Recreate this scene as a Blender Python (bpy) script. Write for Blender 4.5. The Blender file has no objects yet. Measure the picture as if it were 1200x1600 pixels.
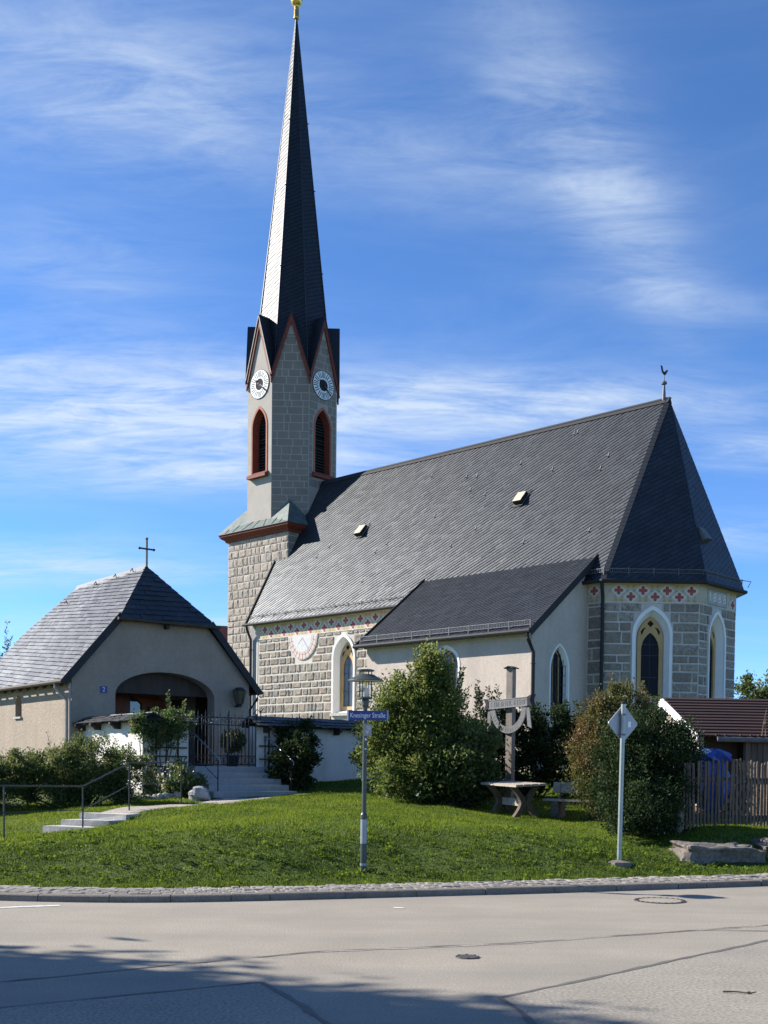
import bpy, math, random
import numpy as np
from mathutils import Vector, Matrix
from mathutils import noise as mnoise
from mathutils.geometry import tessellate_polygon

random.seed(7)
rng = np.random.default_rng(7)
SC = bpy.context.scene
COL = SC.collection
R = math.radians

# ------------------------------------------------------------------ camera
cam_d = bpy.data.cameras.new('camera')
cam = bpy.data.objects.new('camera', cam_d)
COL.objects.link(cam)
SC.camera = cam
cam_d.sensor_fit = 'VERTICAL'
cam_d.sensor_height = 36.0
cam_d.sensor_width = 27.0
cam_d.lens = 1782.07 / 1600 * 36.0
cam_d.shift_y = (1259.2 - 800) / 1600
cam_d.clip_start = 0.1
cam_d.clip_end = 5000
cam.matrix_world = (Matrix.Translation((0, 0, 1.68))
                    @ Matrix.Rotation(math.pi / 2 - 0.0309, 4, 'X')
                    @ Matrix.Rotation(0.0110, 4, 'Z'))

# ------------------------------------------------------------------ sky and sun
SUN_EL = R(32.0)
SUN_AZ = Vector((-0.956, 0.295))           # horizontal direction towards the sun
world = bpy.data.worlds.new('World')
SC.world = world
world.use_nodes = True
wn, wl = world.node_tree.nodes, world.node_tree.links
for n in list(wn):
    wn.remove(n)


def WN(t, **kw):
    n = wn.new(t)
    for k, v in kw.items():
        setattr(n, k, v)
    return n


def math_node(nodes, links, op, a, b=None, clamp=False):
    n = nodes.new('ShaderNodeMath')
    n.operation = op
    n.use_clamp = clamp
    for i, v in enumerate((a, b)):
        if v is None:
            continue
        if isinstance(v, (int, float)):
            n.inputs[i].default_value = v
        else:
            links.new(v, n.inputs[i])
    return n.outputs[0]


sky = WN('ShaderNodeTexSky', sky_type='NISHITA', sun_disc=False)
sky.sun_elevation = SUN_EL
sky.sun_rotation = math.atan2(SUN_AZ.x, SUN_AZ.y)
sky.altitude = 4000
sky.air_density = 1.0
sky.dust_density = 0.0
sky.ozone_density = 6.5
tc = WN('ShaderNodeTexCoord')
sep = WN('ShaderNodeSeparateXYZ')
wl.new(tc.outputs['Generated'], sep.inputs[0])
zz = math_node(wn, wl, 'ADD', math_node(wn, wl, 'MAXIMUM', sep.outputs[2], 0.0), 0.16)
cx = math_node(wn, wl, 'DIVIDE', sep.outputs[0], zz)
cy = math_node(wn, wl, 'DIVIDE', sep.outputs[1], zz)
comb = WN('ShaderNodeCombineXYZ')
wl.new(cx, comb.inputs[0])
wl.new(cy, comb.inputs[1])


def cirrus(rot, scale, loc, nscale, detail, lo, hi, dist=0.6, rough=0.55):
    mp = WN('ShaderNodeMapping')
    mp.inputs['Rotation'].default_value = (0, 0, rot)
    mp.inputs['Scale'].default_value = scale
    mp.inputs['Location'].default_value = loc
    wl.new(comb.outputs[0], mp.inputs[0])
    nz = WN('ShaderNodeTexNoise')
    nz.inputs['Scale'].default_value = nscale
    nz.inputs['Detail'].default_value = detail
    nz.inputs['Roughness'].default_value = rough
    nz.inputs['Distortion'].default_value = dist
    wl.new(mp.outputs[0], nz.inputs['Vector'])
    mr = WN('ShaderNodeMapRange', interpolation_type='SMOOTHSTEP')
    mr.inputs['From Min'].default_value = lo
    mr.inputs['From Max'].default_value = hi
    wl.new(nz.outputs[0], mr.inputs[0])
    return mr.outputs[0]


def bank(cx0, cy0, ang, rx, ry, amp):
    """a soft elliptical bank of high cloud on the cloud layer"""
    dx = math_node(wn, wl, 'SUBTRACT', cx, cx0)
    dy = math_node(wn, wl, 'SUBTRACT', cy, cy0)
    c, s_ = math.cos(ang), math.sin(ang)
    u = math_node(wn, wl, 'ADD', math_node(wn, wl, 'MULTIPLY', dx, c / rx), math_node(wn, wl, 'MULTIPLY', dy, s_ / rx))
    v = math_node(wn, wl, 'ADD', math_node(wn, wl, 'MULTIPLY', dx, -s_ / ry), math_node(wn, wl, 'MULTIPLY', dy, c / ry))
    q = math_node(wn, wl, 'ADD', math_node(wn, wl, 'MULTIPLY', u, u), math_node(wn, wl, 'MULTIPLY', v, v))
    e = math_node(wn, wl, 'POWER', 2.718, math_node(wn, wl, 'MULTIPLY', q, -1.0))
    return math_node(wn, wl, 'MULTIPLY', e, amp)


banks = None
for bk in ((-0.30, 1.30, 0.3, 0.22, 0.13, 0.60), (-0.44, 1.62, 0.1, 0.16, 0.12, 0.28), (0.27, 1.45, 1.06, 0.36, 0.07, 0.44), (0.10, 1.42, 0.3, 0.20, 0.12, 0.26), (0.45, 1.70, 0.15, 0.22, 0.05, 0.20),
           (-0.50, 2.06, 0.12, 0.50, 0.20, 0.95), (-0.35, 2.35, 0.0, 0.45, 0.12, 0.65), (0.16, 2.05, -0.06, 0.42, 0.11, 0.85), (0.74, 2.18, -0.1, 0.16, 0.10, 0.45), (-0.9, 2.9, 0.1, 0.5, 0.16, 0.6), (-0.6, 3.5, 0.05, 0.6, 0.2, 0.45), (0.8, 2.65, 0, 0.3, 0.12, 0.35),
           (1.9, 1.7, 0.4, 0.7, 0.25, 0.6), (-2.0, 1.6, 0.2, 0.8, 0.3, 0.7), (0.3, -1.9, 0.3, 1.0, 0.3, 0.7), (-1.6, -1.0, 0.9, 0.8, 0.3, 0.6), (1.6, -0.7, 0.5, 0.8, 0.3, 0.6)):
    e = bank(*bk)
    banks = e if banks is None else math_node(wn, wl, 'ADD', banks, e)
fib = cirrus(R(-20), (1.0, 3.0, 1), (0.3, 5.2, 0), 3.4, 12, 0.26, 0.80, 0.55, 0.66)
fib2 = cirrus(R(-55), (1.0, 3.2, 1), (4.3, 1.2, 0), 4.6, 12, 0.26, 0.82, 0.9, 0.68)
thin = cirrus(R(20), (0.8, 1.4, 1), (7.3, 2.2, 0), 1.5, 7, 0.42, 0.80, 0.8, 0.6)
fibs = math_node(wn, wl, 'ADD', math_node(wn, wl, 'MULTIPLY', fib, 0.95), math_node(wn, wl, 'MULTIPLY', fib2, 0.65))
cl = math_node(wn, wl, 'MULTIPLY', banks, fibs)
cl = math_node(wn, wl, 'ADD', cl, math_node(wn, wl, 'MULTIPLY', thin, 0.12))
cl = math_node(wn, wl, 'MINIMUM', cl, 0.85, True)
cmix = WN('ShaderNodeMixRGB')
cmix.inputs[2].default_value = (3.0, 3.5, 4.1, 1)
wl.new(cl, cmix.inputs[0])
hsv = WN('ShaderNodeHueSaturation')
hsv.inputs['Saturation'].default_value = 1.06
wl.new(sky.outputs[0], hsv.inputs['Color'])
wl.new(hsv.outputs[0], cmix.inputs[1])
world.cycles.sampling_method = 'MANUAL'
world.cycles.sample_map_resolution = 512
bg = WN('ShaderNodeBackground')
bg.inputs['Strength'].default_value = 0.118
wl.new(cmix.outputs[0], bg.inputs[0])
wo = WN('ShaderNodeOutputWorld')
wl.new(bg.outputs[0], wo.inputs[0])

sun_d = bpy.data.lights.new('sun', 'SUN')
sun_d.energy = 5.0
sun_d.angle = R(0.53)
sun_d.color = (1.0, 0.935, 0.85)
sun = bpy.data.objects.new('sun', sun_d)
COL.objects.link(sun)
ch, sh = math.cos(SUN_EL), math.sin(SUN_EL)
sun.rotation_euler = Vector((-SUN_AZ.x * ch, -SUN_AZ.y * ch, -sh)).to_track_quat('-Z', 'Y').to_euler()
sun.location = (-30, 10, 40)

SC.view_settings.view_transform = 'Standard'
SC.view_settings.look = 'None'
SC.view_settings.exposure = 1.06
SC.view_settings.gamma = 1.0
SC.view_settings.use_curve_mapping = False


# ------------------------------------------------------------------ materials
def pmat(name, col, rough=0.8, var=0.15, scale=3.0, bump=0.0, bscale=40.0, spec=0.3, objvar=0.0,
         metallic=0.0, col2=None, stretch=(1, 1, 1), fine=0.0, fscale=30.0, attr=0.0, coord='POS', objtint=None, wear=None):
    m = bpy.data.materials.new(name)
    m.use_nodes = True
    nt = m.node_tree
    N, L = nt.nodes, nt.links
    b = N['Principled BSDF']
    b.inputs['Roughness'].default_value = rough
    b.inputs['Specular IOR Level'].default_value = spec
    b.inputs['Metallic'].default_value = metallic
    if coord == 'POS':
        src = N.new('ShaderNodeNewGeometry').outputs['Position']
    else:
        src = N.new('ShaderNodeTexCoord').outputs['Object']
    mp = N.new('ShaderNodeMapping')
    mp.inputs['Scale'].default_value = stretch
    L.new(src, mp.inputs[0])
    nz = N.new('ShaderNodeTexNoise')
    nz.inputs['Scale'].default_value = scale
    nz.inputs['Detail'].default_value = 5
    nz.inputs['Roughness'].default_value = 0.6
    L.new(mp.outputs[0], nz.inputs['Vector'])
    rp = N.new('ShaderNodeValToRGB')
    c2 = col2 if col2 else tuple(c * (1 + var) for c in col)
    c1 = col if col2 else tuple(c * (1 - var) for c in col)
    rp.color_ramp.elements[0].position = 0.32
    rp.color_ramp.elements[0].color = (*c1, 1)
    rp.color_ramp.elements[1].position = 0.68
    rp.color_ramp.elements[1].color = (*c2, 1)
    L.new(nz.outputs[0], rp.inputs[0])
    out = rp.outputs[0]

    def mul(o, fac_socket):
        mx = N.new('ShaderNodeMixRGB')
        mx.blend_type = 'MULTIPLY'
        mx.inputs[0].default_value = 1
        L.new(o, mx.inputs[1])
        L.new(fac_socket, mx.inputs[2])
        return mx.outputs[0]

    def ranged(sock, lo, hi, a=0.0, bb=1.0):
        mr = N.new('ShaderNodeMapRange')
        mr.inputs['From Min'].default_value = a
        mr.inputs['From Max'].default_value = bb
        mr.inputs['To Min'].default_value = lo
        mr.inputs['To Max'].default_value = hi
        L.new(sock, mr.inputs[0])
        return mr.outputs[0]
    if fine:
        n2 = N.new('ShaderNodeTexNoise')
        n2.inputs['Scale'].default_value = fscale
        n2.inputs['Detail'].default_value = 3
        L.new(src, n2.inputs['Vector'])
        out = mul(out, ranged(n2.outputs[0], 1 - fine, 1 + fine, 0.3, 0.7))
    if objvar:
        oi = N.new('ShaderNodeObjectInfo')
        out = mul(out, ranged(oi.outputs['Random'], 1 - objvar, 1 + objvar))
        if objtint:
            mx = N.new('ShaderNodeMixRGB')
            w2 = N.new('ShaderNodeTexWhiteNoise')
            w2.noise_dimensions = '1D'
            L.new(oi.outputs['Random'], w2.inputs['W'])
            L.new(math_node(N, L, 'MULTIPLY', w2.outputs['Value'], 0.6), mx.inputs[0])
            L.new(out, mx.inputs[1])
            mx.inputs[2].default_value = (*objtint, 1)
            out = mx.outputs[0]
    if attr:
        at_ = N.new('ShaderNodeAttribute')
        at_.attribute_name = 'v'
        out = mul(out, ranged(at_.outputs['Fac'], 1 - attr, 1 + attr))
    if wear:
        wc, wlo, whi, wsc, wst = wear
        mp3 = N.new('ShaderNodeMapping')
        mp3.inputs['Scale'].default_value = wst
        L.new(src, mp3.inputs[0])
        n3 = N.new('ShaderNodeTexNoise')
        n3.inputs['Scale'].default_value = wsc
        n3.inputs['Detail'].default_value = 6
        n3.inputs['Roughness'].default_value = 0.65
        L.new(mp3.outputs[0], n3.inputs['Vector'])
        mx = N.new('ShaderNodeMixRGB')
        L.new(ranged(n3.outputs[0], 0.0, 0.7, wlo, whi), mx.inputs[0])
        mx.inputs[0].default_value = 0
        L.new(out, mx.inputs[1])
        mx.inputs[2].default_value = (*wc, 1)
        out = mx.outputs[0]
    L.new(out, b.inputs['Base Color'])
    if bump:
        nb = N.new('ShaderNodeTexNoise')
        nb.inputs['Scale'].default_value = bscale
        nb.inputs['Detail'].default_value = 4
        L.new(src, nb.inputs['Vector'])
        bp = N.new('ShaderNodeBump')
        bp.inputs['Strength'].default_value = bump
        bp.inputs['Distance'].default_value = 0.02
        L.new(nb.outputs[0], bp.inputs['Height'])
        L.new(bp.outputs[0], b.inputs['Normal'])
    return m


def leafmat(name, ramp, trans=0.35, rough=0.5, spec=0.35):
    m = bpy.data.materials.new(name)
    m.use_nodes = True
    nt = m.node_tree
    N, L = nt.nodes, nt.links
    b = N['Principled BSDF']
    b.inputs['Roughness'].default_value = rough
    b.inputs['Specular IOR Level'].default_value = spec
    at_ = N.new('ShaderNodeAttribute')
    at_.attribute_name = 'v'
    rp = N.new('ShaderNodeValToRGB')
    els = rp.color_ramp.elements
    for i, (pos, c) in enumerate(ramp):
        e = els[i] if i < 2 else els.new(pos)
        e.position = pos
        e.color = (*c, 1)
    L.new(at_.outputs['Fac'], rp.inputs[0])
    L.new(rp.outputs[0], b.inputs['Base Color'])
    tr = N.new('ShaderNodeBsdfTranslucent')
    hs = N.new('ShaderNodeHueSaturation')
    hs.inputs['Value'].default_value = 1.6
    hs.inputs['Hue'].default_value = 0.485
    L.new(rp.outputs[0], hs.inputs['Color'])
    L.new(hs.outputs[0], tr.inputs[0])
    mx = N.new('ShaderNodeMixShader')
    mx.inputs[0].default_value = trans
    L.new(b.outputs[0], mx.inputs[1])
    L.new(tr.outputs[0], mx.inputs[2])
    L.new(mx.outputs[0], N['Material Output'].inputs[0])
    return m


def glassmat(name, col, rough=0.08, spec=0.8):
    m = bpy.data.materials.new(name)
    m.use_nodes = True
    b = m.node_tree.nodes['Principled BSDF']
    b.inputs['Base Color'].default_value = (*col, 1)
    b.inputs['Roughness'].default_value = rough
    b.inputs['Specular IOR Level'].default_value = spec
    return m


M = {}
M['mortar'] = pmat('mortar', (0.53, 0.49, 0.43), 0.9, 0.1, 2.5, 0.3, 60, wear=((0.33, 0.30, 0.26), 0.5, 0.75, 1.3, (1, 1, 0.5)))
M['stone'] = pmat('nave_stone', (0.25, 0.218, 0.178), 0.9, 0.3, 6, 0.7, 30, objvar=0.3, fine=0.4, fscale=17, objtint=(0.30, 0.245, 0.19))
M['tuff'] = pmat('tower_stone', (0.36, 0.315, 0.265), 0.9, 0.16, 4, 0.6, 22, objvar=0.16, fine=0.22, fscale=14, objtint=(0.31, 0.25, 0.20))
M['tuff_mortar'] = pmat('tower_mortar', (0.46, 0.42, 0.36), 0.95, 0.18, 3, 0.5, 40)
M['render'] = pmat('tower_render', (0.375, 0.345, 0.305), 0.9, 0.07, 1.6, 0.2, 50, wear=((0.36, 0.33, 0.29), 0.5, 0.8, 1.1, (1, 1, 0.25)))
M['block'] = pmat('painted_block', (0.215, 0.188, 0.158), 0.88, 0.06, 2, 0.15, 60, objvar=0.07)
M['joint'] = pmat('painted_joint', (0.34, 0.305, 0.265), 0.9, 0.06, 2, 0.1, 60)
M['annexwall'] = pmat('annex_render', (0.50, 0.425, 0.36), 0.9, 0.06, 1.2, 0.5, 16, wear=((0.33, 0.29, 0.26), 0.5, 0.85, 1.3, (1, 1, 0.22)), fine=0.06, fscale=9)
M['chapelwall'] = pmat('chapel_render', (0.305, 0.25, 0.195), 0.92, 0.08, 1.5, 1.0, 14, wear=((0.235, 0.195, 0.155), 0.48, 0.82, 1.4, (1, 1, 0.28)), fine=0.07, fscale=11)
M['white'] = pmat('white_paint', (0.80, 0.79, 0.76), 0.75, 0.04, 2, 0.1, 30)
M['limewash'] = pmat('limewash', (0.64, 0.61, 0.56), 0.9, 0.06, 1.4, 0.5, 18, wear=((0.42, 0.41, 0.37), 0.52, 0.8, 1.7, (1, 1, 0.45)))
M['ochre'] = pmat('ochre_paint', (0.50, 0.33, 0.15), 0.8, 0.1, 3)
M['cream'] = pmat('cream_frieze', (0.50, 0.43, 0.32), 0.85, 0.08, 3, 0.1)
M['fr_white'] = pmat('frieze_white', (0.62, 0.58, 0.50), 0.85, 0.06, 3)
M['fr_ochre'] = pmat('frieze_ochre', (0.46, 0.32, 0.12), 0.85, 0.1, 3)
M['fr_red'] = pmat('frieze_red', (0.34, 0.095, 0.08), 0.85, 0.12, 4)
M['fr_blue'] = pmat('frieze_blue', (0.28, 0.33, 0.37), 0.85, 0.08, 3)
M['pink'] = pmat('faded_pink', (0.58, 0.50, 0.45), 0.9, 0.12, 5)
M['palegrey'] = pmat('pale_grey_paint', (0.58, 0.57, 0.56), 0.9, 0.08, 6)
M['greystrip'] = pmat('grey_quoin_paint', (0.29, 0.29, 0.29), 0.9, 0.08, 3)
M['redwood'] = pmat('red_brown_paint', (0.165, 0.038, 0.022), 0.65, 0.15, 5, 0.1)
M['salmon'] = pmat('brick_red_paint', (0.36, 0.125, 0.075), 0.75, 0.1, 4)
M['slate'] = pmat('slate', (0.020, 0.023, 0.028), 0.46, 0.2, 1.2, 0.1, 50, 0.52, attr=0.3, fine=0.15, fscale=9)
M['slate2'] = pmat('chapel_slate', (0.075, 0.074, 0.075), 0.48, 0.15, 1.5, 0.2, 40, 0.5, attr=0.35, objvar=0.28, fine=0.15, fscale=9)
M['slate3'] = pmat('annex_slate', (0.024, 0.027, 0.032), 0.5, 0.14, 1.2, 0.1, 50, 0.45, attr=0.3)
M['slatebase'] = pmat('slate_batten', (0.016, 0.018, 0.021), 0.85, 0.1, 2, spec=0.15)
M['spire'] = pmat('spire_slate', (0.009, 0.011, 0.015), 0.52, 0.15, 2, 0.08, 60, 0.40, attr=0.3)
M['copper'] = pmat('copper_patina', (0.060, 0.085, 0.075), 0.6, 0.2, 3, 0.05, 30, 0.4, col2=(0.135, 0.17, 0.15))
M['darkmetal'] = pmat('dark_sheet_metal', (0.028, 0.029, 0.032), 0.7, 0.15, 4, 0, 30, 0.25)
M['zinc'] = pmat('zinc', (0.13, 0.135, 0.14), 0.6, 0.12, 4, 0, 30, 0.4, 0, 0.3)
M['greypipe'] = pmat('pale_pipe', (0.30, 0.28, 0.255), 0.5, 0.1, 3)
M['gold'] = pmat('gilding', (0.75, 0.52, 0.16), 0.28, 0.05, 4, 0, 30, 0.5, 0, 1.0)
M['iron'] = pmat('wrought_iron', (0.018, 0.019, 0.022), 0.5, 0.15, 8, 0, 30, 0.5)
M['rail'] = pmat('painted_rail', (0.03, 0.032, 0.032), 0.4, 0.1, 6, 0, 30, 0.5)
M['steel'] = pmat('steel_rail', (0.32, 0.32, 0.33), 0.3, 0.1, 6, 0, 30, 0.5, 0, 0.9)
M['louver'] = pmat('louver_wood', (0.035, 0.033, 0.031), 0.75, 0.2, 6)
M['black'] = pmat('black_void', (0.006, 0.006, 0.007), 0.8, 0.1, 3)
M['glass'] = glassmat('leaded_glass', (0.004, 0.006, 0.012), 0.3, 0.12)
M['leadglass'] = glassmat('leaded_glass_painted_sun', (0.075, 0.085, 0.10), 0.25, 0.5)  # paler copy of the leaded glass, sunlight put into its colour
M['porchglass'] = glassmat('porch_glass', (0.03, 0.045, 0.06), 0.04, 1.0)
M['clock'] = pmat('clock_white', (0.72, 0.73, 0.74), 0.5, 0.04, 4)
M['clockblack'] = pmat('clock_black', (0.02, 0.021, 0.025), 0.9, 0.1, 4)
M['doorwood'] = pmat('door_wood', (0.22, 0.062, 0.022), 0.45, 0.2, 6, stretch=(1, 1, 0.2))
M['darkwood'] = pmat('dark_wood', (0.045, 0.033, 0.024), 0.7, 0.25, 6, stretch=(1, 1, 0.15))
M['greywood'] = pmat('weathered_wood', (0.215, 0.185, 0.155), 0.85, 0.22, 5, 0.3, 40, objvar=0.18, stretch=(1, 1, 0.25), fine=0.2, fscale=25)
M['palewood'] = pmat('sunbleached_wood', (0.34, 0.29, 0.24), 0.85, 0.2, 6, 0.3, 40, objvar=0.1, stretch=(0.4, 1, 1))
M['fencewood'] = pmat('fence_wood', (0.12, 0.092, 0.068), 0.9, 0.25, 5, 0.3, 40, objvar=0.25, stretch=(1, 1, 0.25), fine=0.25, fscale=25)
M['shedwood'] = pmat('shed_wood', (0.12, 0.10, 0.08), 0.9, 0.3, 5, 0.3, 40, objvar=0.25, stretch=(1, 1, 0.15))
M['pewter'] = pmat('grey_cross_board', (0.19, 0.19, 0.19), 0.6, 0.15, 6, 0.2, 40)
M['granite'] = pmat('granite_step', (0.33, 0.33, 0.33), 0.7, 0.1, 8, 0.15, 60, fine=0.2, fscale=90)
M['palestone'] = pmat('pale_step_stone', (0.42, 0.40, 0.36), 0.85, 0.18, 5, 0.4, 30, objvar=0.1)
M['kerb'] = pmat('kerb_granite', (0.165, 0.145, 0.12), 0.85, 0.15, 5, 0.3, 45, objvar=0.12, fine=0.25, fscale=60)
M['sett'] = pmat('sett_granite', (0.25, 0.23, 0.20), 0.8, 0.18, 8, 0.3, 60, objvar=0.18, attr=0.18, fine=0.2, fscale=70)
M['grout'] = pmat('grout', (0.10, 0.092, 0.078), 0.95, 0.25, 6, 0.4, 50, col2=(0.15, 0.135, 0.11))
M['boulder'] = pmat('boulder_stone', (0.15, 0.13, 0.11), 0.92, 0.25, 3, 0.9, 12, objvar=0.15, fine=0.3, fscale=18)
M['rock'] = pmat('pale_rock', (0.36, 0.35, 0.33), 0.92, 0.2, 6, 0.8, 20, objvar=0.2, fine=0.25, fscale=22)
M['gravel'] = pmat('gravel', (0.36, 0.32, 0.27), 0.95, 0.18, 9, 1.0, 70, fine=0.35, fscale=60)
M['soil'] = pmat('bed_soil', (0.055, 0.042, 0.03), 0.95, 0.25, 6, 0.8, 30)
M['lamp'] = pmat('lamp_paint', (0.045, 0.058, 0.052), 0.45, 0.12, 6, 0, 30, 0.5)
M['lampwhite'] = pmat('lamp_under', (0.6, 0.6, 0.57), 0.5, 0.05, 6)
M['blue'] = pmat('sign_blue', (0.012, 0.035, 0.19), 0.35, 0.06, 6, 0, 30, 0.5)
M['signwhite'] = pmat('sign_white', (0.72, 0.74, 0.76), 0.4, 0.04, 6)
M['signgrey'] = pmat('sign_aluminium', (0.28, 0.31, 0.33), 0.45, 0.06, 4, 0, 30, 0.5, 0, 0.3)
M['galv'] = pmat('galvanised', (0.30, 0.34, 0.33), 0.45, 0.12, 7, 0, 30, 0.5, 0, 0.5)
M['maroon'] = pmat('maroon_roof', (0.026, 0.009, 0.008), 0.9, 0.18, 3, 0, 30, 0.4)
M['redtile'] = pmat('red_tile', (0.27, 0.085, 0.05), 0.85, 0.2, 8)
M['tarp'] = pmat('blue_tarp', (0.02, 0.055, 0.27), 0.4, 0.15, 5, 0, 30, 0.5)
M['tarpwhite'] = pmat('pale_sack', (0.45, 0.52, 0.65), 0.6, 0.1, 5)
M['log'] = pmat('firewood', (0.26, 0.18, 0.11), 0.9, 0.3, 9, objvar=0.35)
M['bark'] = pmat('bark', (0.075, 0.058, 0.042), 0.95, 0.25, 9, 0.8, 30)
M['pot'] = pmat('dark_pot', (0.03, 0.03, 0.035), 0.6, 0.1, 6)
M['tar'] = pmat('tar_seam', (0.12, 0.112, 0.10), 0.7, 0.12, 6)
M['castiron'] = pmat('cast_iron', (0.07, 0.062, 0.058), 0.6, 0.15, 12)
M['line'] = pmat('road_paint', (0.62, 0.61, 0.58), 0.7, 0.1, 9, wear=((0.25, 0.24, 0.22), 0.5, 0.7, 14, (1, 1, 1)))
M['road'] = pmat('asphalt', (0.275, 0.246, 0.198), 0.92, 0.09, 0.8, 0.3, 130, fine=0.26, fscale=50,
                 wear=((0.19, 0.175, 0.152), 0.44, 0.78, 0.55, (0.3, 1.5, 1)))
M['patch'] = pmat('asphalt_patch', (0.262, 0.238, 0.194), 0.92, 0.08, 0.9, 0.35, 110, fine=0.36, fscale=38,
                  wear=((0.20, 0.182, 0.155), 0.46, 0.8, 0.9, (0.4, 1.2, 1)))
M['lawn'] = pmat('lawn_soil', (0.045, 0.075, 0.012), 0.95, 0.3, 1.3, 0.7, 30, col2=(0.085, 0.125, 0.018), fine=0.35, fscale=12)
M['ground'] = pmat('far_ground', (0.06, 0.09, 0.03), 0.95, 0.3, 0.05)
M['court'] = pmat('court_paving', (0.26, 0.25, 0.23), 0.9, 0.15, 3)
M['grass'] = leafmat('grass_blades', [(0, (0.030, 0.052, 0.012)), (0.22, (0.058, 0.098, 0.013)), (0.5, (0.122, 0.185, 0.015)), (0.88, (0.20, 0.245, 0.028)), (1.0, (0.27, 0.24, 0.10))], 0.40, 0.7, 0.12)
M['lf_green'] = leafmat('leaf_fresh', [(0, (0.040, 0.075, 0.016)), (0.6, (0.105, 0.145, 0.032)), (1, (0.20, 0.22, 0.060))], 0.46)
M['lf_dark'] = leafmat('leaf_dark', [(0, (0.014, 0.028, 0.009)), (0.7, (0.030, 0.052, 0.016)), (1, (0.06, 0.09, 0.028))], 0.28, 0.65, 0.2)
M['lf_mid'] = leafmat('leaf_mid', [(0, (0.032, 0.060, 0.016)), (0.6, (0.075, 0.108, 0.030)), (1, (0.16, 0.18, 0.060))], 0.42)
M['lf_brown'] = leafmat('leaf_bronze', [(0, (0.045, 0.062, 0.016)), (0.5, (0.088, 0.098, 0.026)), (0.85, (0.135, 0.112, 0.036)), (1, (0.16, 0.095, 0.038))], 0.38)
M['lf_rose'] = leafmat('leaf_rose', [(0, (0.03, 0.07, 0.02)), (0.6, (0.07, 0.115, 0.03)), (0.9, (0.17, 0.20, 0.06)), (1, (0.22, 0.11, 0.05))], 0.4)
M['petal'] = leafmat('pale_bloom', [(0, (0.35, 0.27, 0.22)), (1, (0.6, 0.52, 0.42))], 0.3)


for k_ in ('slate', 'slate2', 'slate3', 'spire'):
    M[k_].node_tree.nodes['Principled BSDF'].inputs['Specular Tint'].default_value = (0.84, 0.92, 1.0, 1)

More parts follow.
